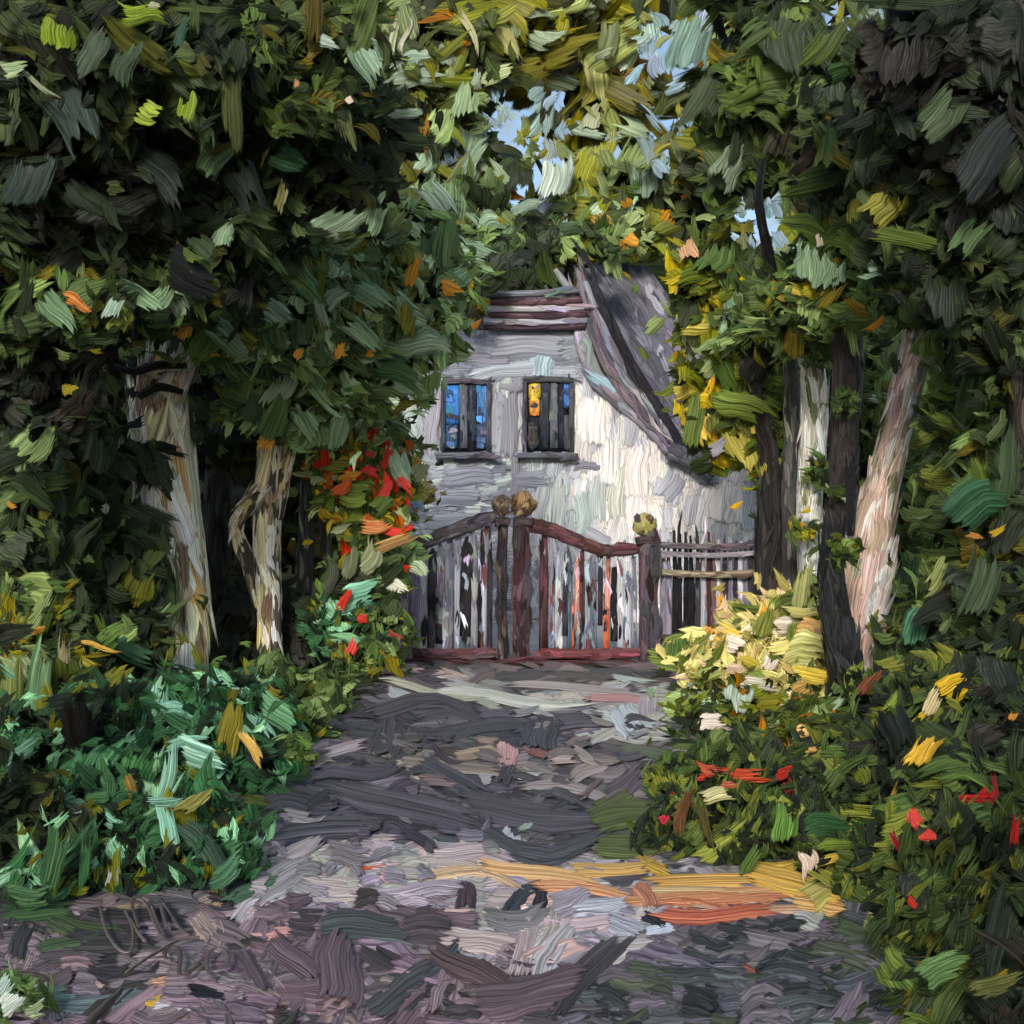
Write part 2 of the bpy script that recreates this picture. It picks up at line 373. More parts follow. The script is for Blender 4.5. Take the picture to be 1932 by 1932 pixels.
for zn, pts in buckets.items():
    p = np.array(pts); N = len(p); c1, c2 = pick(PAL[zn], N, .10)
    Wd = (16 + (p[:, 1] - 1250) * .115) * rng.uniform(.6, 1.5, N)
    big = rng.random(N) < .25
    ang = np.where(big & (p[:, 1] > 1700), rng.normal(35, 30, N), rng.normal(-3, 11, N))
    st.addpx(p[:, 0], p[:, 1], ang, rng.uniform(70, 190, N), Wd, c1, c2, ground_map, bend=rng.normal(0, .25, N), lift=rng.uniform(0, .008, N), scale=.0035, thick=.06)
# strokes told apart one by one, pale and dark ones painting dappled sun and shade: (x, y, angle, length, width, colour a, colour b, bend)
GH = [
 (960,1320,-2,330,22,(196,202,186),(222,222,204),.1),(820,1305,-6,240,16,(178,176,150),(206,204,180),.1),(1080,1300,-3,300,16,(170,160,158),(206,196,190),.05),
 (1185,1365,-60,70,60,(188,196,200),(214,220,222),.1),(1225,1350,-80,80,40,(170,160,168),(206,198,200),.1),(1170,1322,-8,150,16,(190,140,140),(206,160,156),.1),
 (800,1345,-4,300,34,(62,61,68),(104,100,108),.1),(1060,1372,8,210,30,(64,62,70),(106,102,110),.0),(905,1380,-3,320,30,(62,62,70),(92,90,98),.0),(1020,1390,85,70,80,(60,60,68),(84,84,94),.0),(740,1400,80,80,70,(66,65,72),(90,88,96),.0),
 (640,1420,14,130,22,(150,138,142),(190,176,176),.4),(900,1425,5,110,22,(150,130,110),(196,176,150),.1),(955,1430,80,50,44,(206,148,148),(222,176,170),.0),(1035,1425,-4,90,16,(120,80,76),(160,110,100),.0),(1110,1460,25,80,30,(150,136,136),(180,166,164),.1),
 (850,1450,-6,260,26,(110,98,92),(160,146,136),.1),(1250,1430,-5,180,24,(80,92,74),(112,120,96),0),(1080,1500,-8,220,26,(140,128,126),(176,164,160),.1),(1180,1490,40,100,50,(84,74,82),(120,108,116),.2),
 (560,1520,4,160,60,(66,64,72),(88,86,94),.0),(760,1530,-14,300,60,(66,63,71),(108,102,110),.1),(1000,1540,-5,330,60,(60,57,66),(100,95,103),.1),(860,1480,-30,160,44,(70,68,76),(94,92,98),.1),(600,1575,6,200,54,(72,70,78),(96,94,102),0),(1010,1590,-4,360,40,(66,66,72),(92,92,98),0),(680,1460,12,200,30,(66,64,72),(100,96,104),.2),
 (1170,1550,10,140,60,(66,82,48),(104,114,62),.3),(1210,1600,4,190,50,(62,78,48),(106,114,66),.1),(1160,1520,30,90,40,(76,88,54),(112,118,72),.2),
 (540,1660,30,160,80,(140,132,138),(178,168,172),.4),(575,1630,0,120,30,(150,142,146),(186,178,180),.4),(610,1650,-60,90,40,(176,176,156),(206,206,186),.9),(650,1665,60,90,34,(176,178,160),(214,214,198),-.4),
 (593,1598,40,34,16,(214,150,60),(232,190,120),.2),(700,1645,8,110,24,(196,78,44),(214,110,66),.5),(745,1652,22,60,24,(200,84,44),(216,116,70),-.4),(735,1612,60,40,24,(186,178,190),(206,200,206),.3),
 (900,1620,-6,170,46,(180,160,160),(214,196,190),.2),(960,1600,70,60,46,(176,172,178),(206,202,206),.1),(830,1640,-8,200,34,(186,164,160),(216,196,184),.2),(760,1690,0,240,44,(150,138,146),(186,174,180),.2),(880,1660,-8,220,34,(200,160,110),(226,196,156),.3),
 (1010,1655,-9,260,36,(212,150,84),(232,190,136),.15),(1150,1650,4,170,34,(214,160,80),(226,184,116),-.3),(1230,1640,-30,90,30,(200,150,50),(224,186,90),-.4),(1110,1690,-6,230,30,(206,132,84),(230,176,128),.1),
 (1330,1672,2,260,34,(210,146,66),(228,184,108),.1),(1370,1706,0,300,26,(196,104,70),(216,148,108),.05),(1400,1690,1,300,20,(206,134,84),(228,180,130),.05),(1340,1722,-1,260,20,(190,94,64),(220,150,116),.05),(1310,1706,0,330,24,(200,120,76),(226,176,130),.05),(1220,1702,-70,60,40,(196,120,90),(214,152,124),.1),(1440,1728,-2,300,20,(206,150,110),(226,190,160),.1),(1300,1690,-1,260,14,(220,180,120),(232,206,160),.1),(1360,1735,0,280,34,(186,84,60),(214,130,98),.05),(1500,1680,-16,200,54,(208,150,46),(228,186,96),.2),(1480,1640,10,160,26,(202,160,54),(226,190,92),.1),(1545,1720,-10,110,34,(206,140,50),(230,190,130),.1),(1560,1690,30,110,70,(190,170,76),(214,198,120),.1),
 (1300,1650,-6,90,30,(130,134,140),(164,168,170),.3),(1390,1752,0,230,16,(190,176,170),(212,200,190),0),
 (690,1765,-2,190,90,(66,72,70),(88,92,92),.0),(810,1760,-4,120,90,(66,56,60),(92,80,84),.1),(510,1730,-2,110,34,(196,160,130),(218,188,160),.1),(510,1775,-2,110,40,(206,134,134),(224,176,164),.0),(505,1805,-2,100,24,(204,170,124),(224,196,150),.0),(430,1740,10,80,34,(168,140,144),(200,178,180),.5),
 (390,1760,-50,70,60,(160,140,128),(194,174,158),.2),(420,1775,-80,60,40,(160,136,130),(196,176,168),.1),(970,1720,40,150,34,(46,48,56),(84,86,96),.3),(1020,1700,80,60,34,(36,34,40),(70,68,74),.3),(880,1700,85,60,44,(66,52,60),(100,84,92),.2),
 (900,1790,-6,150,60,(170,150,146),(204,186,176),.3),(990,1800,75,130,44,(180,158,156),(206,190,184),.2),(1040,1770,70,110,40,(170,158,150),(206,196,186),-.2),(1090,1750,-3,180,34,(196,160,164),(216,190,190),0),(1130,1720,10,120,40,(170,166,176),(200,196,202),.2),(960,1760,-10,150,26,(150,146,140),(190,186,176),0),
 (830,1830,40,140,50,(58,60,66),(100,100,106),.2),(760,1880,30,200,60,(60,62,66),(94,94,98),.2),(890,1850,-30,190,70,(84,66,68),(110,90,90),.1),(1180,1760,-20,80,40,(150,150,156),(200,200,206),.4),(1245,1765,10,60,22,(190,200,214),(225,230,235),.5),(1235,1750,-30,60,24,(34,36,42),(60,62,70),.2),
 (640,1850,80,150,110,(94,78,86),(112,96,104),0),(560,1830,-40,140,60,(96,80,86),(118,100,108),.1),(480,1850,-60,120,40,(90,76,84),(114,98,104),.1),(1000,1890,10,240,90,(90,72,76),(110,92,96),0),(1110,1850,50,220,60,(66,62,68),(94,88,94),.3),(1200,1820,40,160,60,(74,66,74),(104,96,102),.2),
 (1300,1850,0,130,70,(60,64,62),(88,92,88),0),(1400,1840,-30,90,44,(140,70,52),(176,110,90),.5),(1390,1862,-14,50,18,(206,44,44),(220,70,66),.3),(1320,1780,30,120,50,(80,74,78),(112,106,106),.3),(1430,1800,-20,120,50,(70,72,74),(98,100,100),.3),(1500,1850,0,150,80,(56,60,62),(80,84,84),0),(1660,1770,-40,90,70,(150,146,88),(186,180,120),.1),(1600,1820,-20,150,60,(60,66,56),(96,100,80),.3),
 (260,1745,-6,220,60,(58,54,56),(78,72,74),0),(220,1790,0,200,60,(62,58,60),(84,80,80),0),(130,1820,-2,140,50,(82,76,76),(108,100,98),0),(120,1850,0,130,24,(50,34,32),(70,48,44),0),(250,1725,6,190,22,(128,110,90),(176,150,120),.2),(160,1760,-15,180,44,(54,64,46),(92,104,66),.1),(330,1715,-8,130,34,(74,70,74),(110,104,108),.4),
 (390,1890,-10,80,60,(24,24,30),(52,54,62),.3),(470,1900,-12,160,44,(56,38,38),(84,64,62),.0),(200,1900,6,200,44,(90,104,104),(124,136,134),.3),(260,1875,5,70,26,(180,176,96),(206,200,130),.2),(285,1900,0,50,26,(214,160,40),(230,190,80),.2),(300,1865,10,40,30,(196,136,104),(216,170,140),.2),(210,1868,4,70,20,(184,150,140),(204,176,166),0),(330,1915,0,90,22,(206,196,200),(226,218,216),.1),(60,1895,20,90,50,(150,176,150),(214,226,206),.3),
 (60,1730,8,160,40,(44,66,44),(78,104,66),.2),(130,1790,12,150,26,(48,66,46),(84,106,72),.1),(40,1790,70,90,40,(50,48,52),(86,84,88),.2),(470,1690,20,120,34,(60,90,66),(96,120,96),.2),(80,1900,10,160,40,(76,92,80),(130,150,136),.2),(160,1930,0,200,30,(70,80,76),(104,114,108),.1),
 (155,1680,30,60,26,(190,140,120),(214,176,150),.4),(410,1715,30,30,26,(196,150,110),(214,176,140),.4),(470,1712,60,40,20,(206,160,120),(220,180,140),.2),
]
def hand(st, H, mapper, **kw):
    a = np.array([h[:5] for h in H], float); b = np.array([h[7] if len(h) > 7 else 0. for h in H])
    for i, h in enumerate(H):
        c1, c2 = pick([(h[5], h[6], 1)], 1, .03)
        st.addpx(a[i:i+1, 0], a[i:i+1, 1], a[i, 2], a[i, 3] * 1.05, a[i, 4] * 1.08, c1, c2, mapper, bend=b[i] * .35, **kw)
gc = Strokes(9, 4); pg = []
for i in range(4300):
    y = 1180 + 790 * rng.random(); x = rng.uniform(-500, 2500)
    lx = np.interp(y, [1262, 1340, 1460, 1600, 1680, 1700, 1760], [700, 650, 560, 470, 480, 120, -200]); rx = np.interp(y, [1262, 1420, 1520, 1600, 1660, 1800, 1960], [1320, 1290, 1230, 1260, 1600, 1700, 1780])
    if lx + 5 < x < rx - 5 or (y < 1262 and 700 < x < 1320): continue
    pg.append((x, y))
p = np.array(pg); N = len(p); c1, c2 = pick(PAL['bed'], N, .12)
gc.addpx(p[:, 0], p[:, 1], rng.normal(0, 30, N), rng.uniform(50, 130, N), (14 + (p[:, 1] - 1180) * .06) * rng.uniform(.6, 1.4, N), c1, c2, ground_map, bend=rng.normal(0, .3, N), lift=rng.uniform(0, .02, N), scale=.0035, thick=.1)
gc.build('ground_cover', M_earth, ground)
sh = Strokes(15, 6)
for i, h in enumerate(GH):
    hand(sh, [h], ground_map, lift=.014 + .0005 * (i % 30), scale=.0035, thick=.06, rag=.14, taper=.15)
q1 = Strokes(8, 4); bk2 = {}
for i in range(380):
    y = 1348 + 370 * rng.random(); x = rng.uniform(0, 1900)
    lx = np.interp(y, [1262, 1340, 1460, 1600, 1680, 1700, 1760], [700, 650, 560, 470, 480, 120, -200]); rx = np.interp(y, [1262, 1420, 1520, 1600, 1660, 1800, 1960], [1310, 1280, 1100, 1100, 1100, 1650, 1700])
    if not (lx < x < rx) or (1630 < y < 1760 and x > 850) or (1700 < y < 1900 and 180 < x < 460): continue
    zn = gzone(x + rng.normal(0, 60), y + rng.normal(0, 26))
    if rng.random() < .14: zn = ['light', 'warm', 'cool'][int(rng.integers(0, 3))]
    bk2.setdefault(zn, []).append((x, y))
for zn, pts in bk2.items():
    p = np.array(pts); N = len(p); c1, c2 = pick(PAL[zn], N, .07)
    q1.addpx(p[:, 0], p[:, 1], rng.normal(0, 22, N), rng.uniform(34, 100, N), (9 + (p[:, 1] - 1250) * .05) * rng.uniform(.7, 1.5, N), c1, c2, ground_map, bend=rng.normal(0, .4, N), lift=rng.uniform(.026, .034, N), scale=.0035, thick=.05)
q1.build('dapple_painted_earth', M_earth, path)
sh.build('dapple_painted_earth', M_earth, path, single='dapple_painted_patch', nsingle=260)
st.build('dapple_painted_earth', M_earth, path, single='dapple_painted_patch', nsingle=120)

sg = empty('scratched_letters', (-1.45, 4.9, 0), 'handwritten letters Um over a sloping line and 20, scratched into the path at lower left', 'scratched letters')
for q in [[(480,430),(495,520),(530,640),(600,750),(660,800),(710,800),(742,745),(735,600),(700,510),(670,455)], [(700,510),(760,610),(840,720)], [(790,600),(755,500),(735,420),(755,370),(810,375),(860,430),(910,560),(975,690)], [(975,690),(985,660),(940,570),(905,480),(890,420)], [(950,390),(975,480),(1010,600)], [(965,365),(1050,500),(1120,610),(1190,670)],
          [(1270,690),(1180,690),(1080,715),(960,790),(840,865),(680,980)], [(1050,870),(1000,860),(995,800),(1050,755),(1100,785),(1122,860),(1108,950),(1120,1000),(1170,1000),(1220,950),(1275,905)], [(1365,1015),(1335,960),(1330,880),(1360,800),(1430,772),(1490,810),(1505,880),(1460,940),(1380,965)]]:
    L = Lump(); Q = spl([tuple(ground_map(np.array(76 + a * .2363), np.array(1636 + b * .2363), .06)) for a, b in q], 4)
    a, b = col2(((112,100,96),(136,124,118))); L.tube(Q, .0075, .004, a, b, sides=6, jit=.1)
    L.build('letter_line', M_earth, sg)

# ------------------------------------------------------------------ house
house = empty('white_house', (0.0, 19.0, 0), 'white rendered house with a steep grey roof and two blue windows behind the gate', 'house')
HY = 19.0
def prism(name, poly, Y0, Y1, mat, parent, c, label=None, sub=None):
    p = np.array(poly, float); a = at(p[:, 0], p[:, 1], HY)
    n = len(p); V = np.concatenate([a, a]); V[:n, 1] = Y0; V[n:, 1] = Y1
    me = bpy.data.meshes.new(name); me.from_pydata([tuple(v) for v in V], [], [tuple(range(n))[::-1], tuple(range(n, 2 * n))] + [(i, (i + 1) % n, n + (i + 1) % n, n + i) for i in range(n)])
    import bmesh
    bm = bmesh.new(); bm.from_mesh(me); bmesh.ops.recalc_face_normals(bm, faces=bm.faces); bm.to_mesh(me); bm.free()
    for nm, cc in (('col', lin(c[0])), ('col2', lin(c[1]))):
        t = me.attributes.new(nm, 'FLOAT_COLOR', 'POINT'); q = np.ones((2 * n, 4), np.float32); q[:, :3] = cc; t.data.foreach_set('color', q.ravel())
    t = me.attributes.new('stroke', 'FLOAT_VECTOR', 'POINT'); q = V[:, [0, 2, 1]] * 1.3; q[:, 2] = 2.; t.data.foreach_set('vector', q.astype(np.float32).ravel())
    me.update(); return link(name, me, mat, parent, label)
wallp = [(742, 1185), (742, 800), (800, 690), (868, 622), (1096, 622), (1112, 700), (1168, 762), (1225, 812), (1262, 868), (1330, 900), (1432, 908), (1436, 1185)]
wall = prism('wall', wallp, 19.02, 26, M_plaster, house, ((150, 150, 156), (176, 174, 178)))
def inside(poly, x, y):
    c = False; n = len(poly)
    for i in range(n):
        (x1, y1), (x2, y2) = poly[i], poly[i - 1]
        if (y1 > y) != (y2 > y) and x < (x2 - x1) * (y - y1) / (y2 - y1) + x1: c = not c
    return c
st = Strokes(9, 4); wm = wall_map(19.0)
Z = {}
for i in range(1500):
    x, y = rng.uniform(745, 1432), rng.uniform(625, 1180)
    if not (inside(wallp, x - 14, y - 12) and inside(wallp, x + 14, y - 12) and inside(wallp, x + 5, y + 5)): continue
    if any(a - 8 < x < b + 8 and 708 < y < 868 for a, b in ((828, 930), (984, 1084))): continue
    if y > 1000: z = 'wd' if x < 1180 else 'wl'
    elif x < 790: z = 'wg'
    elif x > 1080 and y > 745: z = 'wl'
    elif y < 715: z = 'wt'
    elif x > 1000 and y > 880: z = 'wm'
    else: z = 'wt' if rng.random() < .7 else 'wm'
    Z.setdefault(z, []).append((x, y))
WP = dict(wt=[((120,122,134),(150,153,164),3),((140,145,154),(170,175,182),2),((104,104,116),(134,135,146),1)],  # grey and cream zones: shaded and sunlit wall put into the plaster colour
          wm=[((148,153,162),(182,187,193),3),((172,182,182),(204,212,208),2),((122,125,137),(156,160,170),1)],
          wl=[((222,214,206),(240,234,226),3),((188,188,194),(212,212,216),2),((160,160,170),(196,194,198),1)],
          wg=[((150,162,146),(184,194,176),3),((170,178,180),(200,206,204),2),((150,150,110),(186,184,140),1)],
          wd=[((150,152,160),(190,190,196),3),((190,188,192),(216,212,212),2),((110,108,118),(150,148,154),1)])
for z, p in Z.items():
    p = np.array(p); N = len(p); c1, c2 = pick(WP[z], N, .04)
    ang = np.where((p[:, 1] < 715) | ((p[:, 1] > 862) & (p[:, 0] < 1000)), rng.normal(4, 8, N), rng.normal(90, 7, N))
    st.addpx(p[:, 0], p[:, 1], ang, rng.uniform(36, 84, N), rng.uniform(20, 42, N), c1, c2, wm, bend=rng.normal(0, .15, N), lift=rng.uniform(.005, .02, N), scale=.0075, thick=.07, rag=.12)
WH = [  # single wall strokes, shade painted in as grey and sun as cream
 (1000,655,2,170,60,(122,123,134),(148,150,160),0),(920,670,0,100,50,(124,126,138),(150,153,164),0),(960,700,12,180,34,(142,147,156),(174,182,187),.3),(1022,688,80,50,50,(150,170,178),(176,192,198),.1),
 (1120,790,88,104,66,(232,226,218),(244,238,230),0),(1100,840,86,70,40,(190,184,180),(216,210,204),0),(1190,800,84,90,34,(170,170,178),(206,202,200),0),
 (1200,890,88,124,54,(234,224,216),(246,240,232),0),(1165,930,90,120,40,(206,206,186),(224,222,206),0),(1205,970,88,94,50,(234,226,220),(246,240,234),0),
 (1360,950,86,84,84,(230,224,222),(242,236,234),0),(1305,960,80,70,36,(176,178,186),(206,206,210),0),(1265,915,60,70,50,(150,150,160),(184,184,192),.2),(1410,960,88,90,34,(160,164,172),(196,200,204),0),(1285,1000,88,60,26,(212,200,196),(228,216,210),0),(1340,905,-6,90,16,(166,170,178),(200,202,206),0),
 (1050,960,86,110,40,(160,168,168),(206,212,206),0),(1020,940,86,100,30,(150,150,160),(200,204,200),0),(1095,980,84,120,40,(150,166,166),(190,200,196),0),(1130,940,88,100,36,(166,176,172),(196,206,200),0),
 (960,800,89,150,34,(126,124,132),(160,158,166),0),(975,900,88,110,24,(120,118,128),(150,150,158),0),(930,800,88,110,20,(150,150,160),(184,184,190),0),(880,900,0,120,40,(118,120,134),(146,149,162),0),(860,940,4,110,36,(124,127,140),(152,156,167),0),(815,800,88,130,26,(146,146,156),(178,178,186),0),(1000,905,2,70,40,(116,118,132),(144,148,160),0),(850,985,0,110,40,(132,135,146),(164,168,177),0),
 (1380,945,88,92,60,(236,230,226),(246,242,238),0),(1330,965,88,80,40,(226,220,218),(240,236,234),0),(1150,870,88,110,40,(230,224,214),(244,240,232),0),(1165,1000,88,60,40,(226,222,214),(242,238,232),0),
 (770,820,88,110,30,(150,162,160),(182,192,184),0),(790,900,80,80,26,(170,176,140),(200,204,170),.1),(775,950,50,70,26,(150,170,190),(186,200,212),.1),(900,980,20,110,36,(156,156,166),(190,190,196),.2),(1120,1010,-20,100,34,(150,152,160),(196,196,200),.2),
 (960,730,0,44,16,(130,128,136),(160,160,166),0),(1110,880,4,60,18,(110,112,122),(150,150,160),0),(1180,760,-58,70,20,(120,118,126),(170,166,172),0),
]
sh = Strokes(13, 6)
for i, h in enumerate(WH): hand(sh, [h], wm, lift=.028 + .001 * (i % 8), scale=.0075, thick=.08, rag=.12, taper=.15)
sh.build('sun_shade_plaster_daubs', M_plaster, wall, single='sun_shade_plaster_patch', nsingle=99)
st.build('sun_shade_plaster_daubs', M_plaster, wall, single='sun_shade_plaster_patch', nsingle=160)

def wp(x, y, l=0.): return at(x, y, HY - l)
# steep front roof: ridge cap boards (half hip), verge boards, rear slope
rf = empty('roof', (0, 0, 0), None, None); rf.parent = house
for k, (x0, y0, x1, y1, c) in enumerate([(918,556,1092,548,((60,56,62),(160,166,168))), (925,570,1098,566,((70,34,38),(120,96,100))), (918,583,1102,580,((150,148,150),(200,198,198))), (925,594,1104,592,((66,38,44),(110,86,92))), (912,606,1106,605,((140,138,144),(190,186,190))), (915,616,1104,616,((58,40,46),(100,84,92)))]):
    bar('cornice_board', M_slate, rf, [wp(x0, y0, .10 + .03 * (6 - k)), wp((x0 + x1) / 2, (y0 + y1) / 2 + 2, .10 + .03 * (6 - k)), wp(x1, y1, .10 + .03 * (6 - k))], .052, .06, c, dabs=5, k=4)
prism('hip_panel', [(900, 620), (935, 548), (1085, 548), (1108, 620)], 19.03, 25, M_slate, rf, ((70, 66, 72), (110, 106, 112)))
ver = [
 ([(1090,560),(1098,640),(1124,712),(1172,760),(1225,806),(1262,852)], (.08,.12,.13,.11,.10,.07), ((110,106,116),(160,158,166)), .05),
 ([(1100,545),(1124,630),(1156,705),(1206,770),(1262,835)], (.08,.10,.10,.09,.06), ((72,54,62),(134,126,134)), .10),
 ([(1104,532),(1138,620),(1178,698),(1228,772),(1288,858)], (.05,.07,.07,.07,.05), ((92,88,98),(150,148,156)), .14),
 ([(1112,520),(1150,605),(1192,690),(1244,772),(1306,868)], (.05,.075,.07,.07,.04), ((24,22,26),(50,46,52)), .18)]
for q, w_, c, l in ver:
    bar('barge_board', M_slate, rf, [wp(a, b, l) for a, b in q], w_, .07, c, dabs=16, k=5)
bar('barge_board', M_slate, rf, [wp(1262,850,.2), wp(1300,866,.2), wp(1345,900,.2)], .12, .08, ((60,60,70),(110,110,120)), dabs=5)
bar('spar', M_slate, rf, [wp(1047,508,.22), wp(1062,530,.22), wp(1084,560,.22)], (.03,.05,.04), .04, ((120,116,116),(170,166,164)), k=3)
# near slope of the rear roof, laid on its own tilted plane (lower edge nearer)
def slope(x, y, l):
    x, y = np.asarray(x, float), np.asarray(y, float)
    d = at(x, y, 1.) - [0, 0, EYE]; p0 = at(1262, 858, 20.2) - [0, 0, EYE]; nn = np.array([0, -1.25, 1.]) / 1.6
    t = (p0 @ nn) / (d @ nn)
    return d * t[..., None] + [0, 0, EYE] + np.asarray(l, float)[..., None] * nn
rp = [(1105, 500), (1222, 502), (1355, 690), (1335, 880), (1262, 850), (1190, 715)]
V = slope(np.array([q[0] for q in rp]), np.array([q[1] for q in rp]), np.zeros(6))
L = Lump()
back = V + [0, .3, -.2]
n = 6
me = bpy.data.meshes.new('rear_roof'); me.from_pydata([tuple(v) for v in V] + [tuple(v) for v in back], [], [tuple(range(n)), tuple(range(n, 2 * n))[::-1]] + [(i, n + i, n + (i + 1) % n, (i + 1) % n) for i in range(n)])
rr = link('rear_slope', me, plain('slate', (70, 68, 76), (104, 100, 110), 6, stretch=(1, 1, .4)), rf)
st = Strokes(9, 4); pts = []
while len(pts) < 230:
    x, y = rng.uniform(1110, 1345), rng.uniform(505, 860)
    if inside(rp, x, y) and inside(rp, x + 14, y - 8) and inside(rp, x - 8, y + 6): pts.append((x, y))
p = np.array(pts); N = len(p)
c1, c2 = pick([((84,80,90),(118,114,124),3), ((104,100,110),(140,136,146),2), ((64,62,70),(94,92,102),1.5), ((150,148,160),(186,184,190),.25)], N, .05)
st.addpx(p[:, 0], p[:, 1], rng.normal(-56, 4, N), rng.uniform(60, 130, N), rng.uniform(18, 36, N), c1, c2, slope, lift=rng.uniform(.01, .05, N), scale=.0085, thick=.06)
st.build('roof_slate', M_slate, rf, single='roof_slate', nsingle=230)

# windows
def window(x0, x1, y0, y1, panes, label):
    wn = empty('window', (0, 0, 0), None, None); wn.parent = house
    if label: wn['label'] = label
    # dark reveal box set 2 cm proud, frame bars around it
    L = Lump(); a, b = col2(((26,28,34),(56,56,64)))
    c = wp((x0 + x1) / 2, (y0 + y1) / 2); hw, hh = (x1 - x0) / 2 / F * HY, (y1 - y0) / 2 / F * HY
    L.tube([c + [0, .0, -hh], c + [0, .0, 0], c + [0, .0, hh]], hw, .035, a, b, sides=4, e=.1, jit=0)
    L.build('casement', M_wood, wn)
    for (p0, p1, q0, q1, col) in panes:
        cc = wp((p0 + p1) / 2, 0, .06); cc[2] = 0
        z0, z1 = wp(0, q1)[2], wp(0, q0)[2]
        lab = None
        bar('pane', M_petal if max(col[1]) > 150 else M_wood, wn, [cc + [0, 0, z0], cc + [0, 0, (z0 + z1) / 2], cc + [0, 0, z1]], (p1 - p0) / 2 / F * HY, .02, col, dabs=6, k=2, sides=8, dabpal=[(col[0], col[1], 4), ((20,24,32),(50,60,78),1.1), ((80,88,100),(130,140,152),.4)])
    dk = ((40,40,46),(92,92,100))
    for xx, ww in ((x0, .035), (x1, .035)):
        bar('frame', M_wood, wn, [wp(xx, y1, .08), wp(xx, (y0 + y1) / 2, .08), wp(xx + .5, y0, .08)], ww, .04, dk, dabs=4, k=2)
    bar('frame', M_wood, wn, [wp(x0 - 3, y0, .085), wp((x0 + x1) / 2, y0 - 3, .085), wp(x1 + 3, y0, .085)], .04, .04, ((44,42,48),(100,98,104)), dabs=3, k=2)
    bar('sill', M_wood, wn, [wp(x0 - 14, y1 + 8, .12), wp((x0 + x1) / 2, y1 + 7, .12), wp(x1 + 12, y1 + 9, .12)], .045, .07, ((60,60,68),(120,120,128)), dabs=6, k=2)
BL, DK, GR = ((44,104,176),(76,140,204)), ((24,28,36),(52,58,68)), ((64,68,78),(120,122,130))
window(836, 922, 722, 852, [(840,866,728,800,BL),(840,864,802,846,((28,52,90),(60,96,140))),(868,882,722,846,GR),(884,898,726,820,DK),(900,920,724,798,((46,100,170),(86,140,196))),(898,920,800,848,((30,44,66),(62,90,120)))], 'casement window with bright blue panes')
window(990, 1078, 718, 852, [(998,1018,722,752,((196,160,40),(220,186,80))),(1000,1018,754,784,((200,116,30),(216,150,60))),(996,1016,800,846,((22,22,26),(70,64,60))),(1022,1036,722,848,DK),(1038,1052,722,846,GR),(1054,1064,730,846,DK),(1064,1074,722,770,((52,96,170),(80,124,190))),(1064,1074,784,848,((44,46,54),(90,92,100)))], 'casement window with a yellow and orange curtain')

# ------------------------------------------------------------------ gate
GY = EYE * F / (1244 - 966)          # distance of the gate line
def gp(x, y, l=0.): return at(x, y, GY - l)
def leaf_gate(name, label, posts, bottom, top, pk, braces=()):
    g = empty(name, (gp((posts[0] + posts[1]) / 2, 1244)[0], GY, 0), label, 'gate', 'leaves of the double garden gate')
    bar('top_rail', M_wood, g, [gp(a, b, .06) for a, b in top[0]], top[1], .035, top[2], dabs=16, k=5)
    bar('bottom_rail', M_wood, g, [gp(posts[0], 1232, .05), gp(sum(posts) / 2, 1234, .05), gp(posts[1], 1232, .05)], .055, .03, bottom, dabs=12, k=4)
    for (x, w_, y0, y1, c, dx) in pk:
        bar('picket', M_wood, g, [gp(x, y1, rng.uniform(-.01, .03)), gp(x + dx * .5, (y0 * 2 + y1) / 3, rng.uniform(-.01, .03)), gp(x + dx, y0, .0)], (w_, w_ * 1.05, w_ * .7), .018, c, dabs=9, k=3, sides=8, dabpal=[(c[0], c[1], 3), ((16,15,20),(40,38,46),.7), ((140,140,154),(186,188,196),.8), ((70,34,36),(110,70,72),.5), ((60,72,88),(120,134,148),.4)])
    return g
lg = ((100,98,112),(146,145,158)); dg = ((32,28,34),(66,62,72)); bk = ((12,12,16),(30,28,34)); wh = ((158,160,172),(192,194,202)); mr = ((58,26,28),(92,60,62)); bl = ((60,72,86),(120,134,146)); sa = ((190,120,104),(214,160,146)); og = ((196,84,52),(216,120,84)); br = ((44,30,34),(78,64,68))
leaf_gate('gate_leaf', 'left leaf of the garden gate, grey lavender boards under a rising top rail', (772, 936), ((60,30,34),(104,76,80)),
 ([(772,1030),(810,1020),(860,1000),(905,982),(938,974)], (.07,.075,.08,.08,.06), ((54,46,54),(100,92,104))),
 [(776,.07,1040,1234,lg,0),(796,.055,1042,1236,((134,130,144),(176,172,184)),2),(815,.05,1040,1232,dg,2),(830,.05,1036,1160,lg,0),(832,.06,1140,1215,bk,2),(846,.05,1024,1234,((104,100,112),(150,146,158)),2),(862,.03,1020,1232,wh,1),(878,.06,1030,1200,bk,4),(876,.05,1120,1232,bl,-2),(894,.05,1010,1232,lg,0),(910,.045,1010,1232,wh,2),(924,.03,1000,1234,dg,0),(840,.035,1120,1234,wh,2),(904,.02,1060,1234,bk,2)])
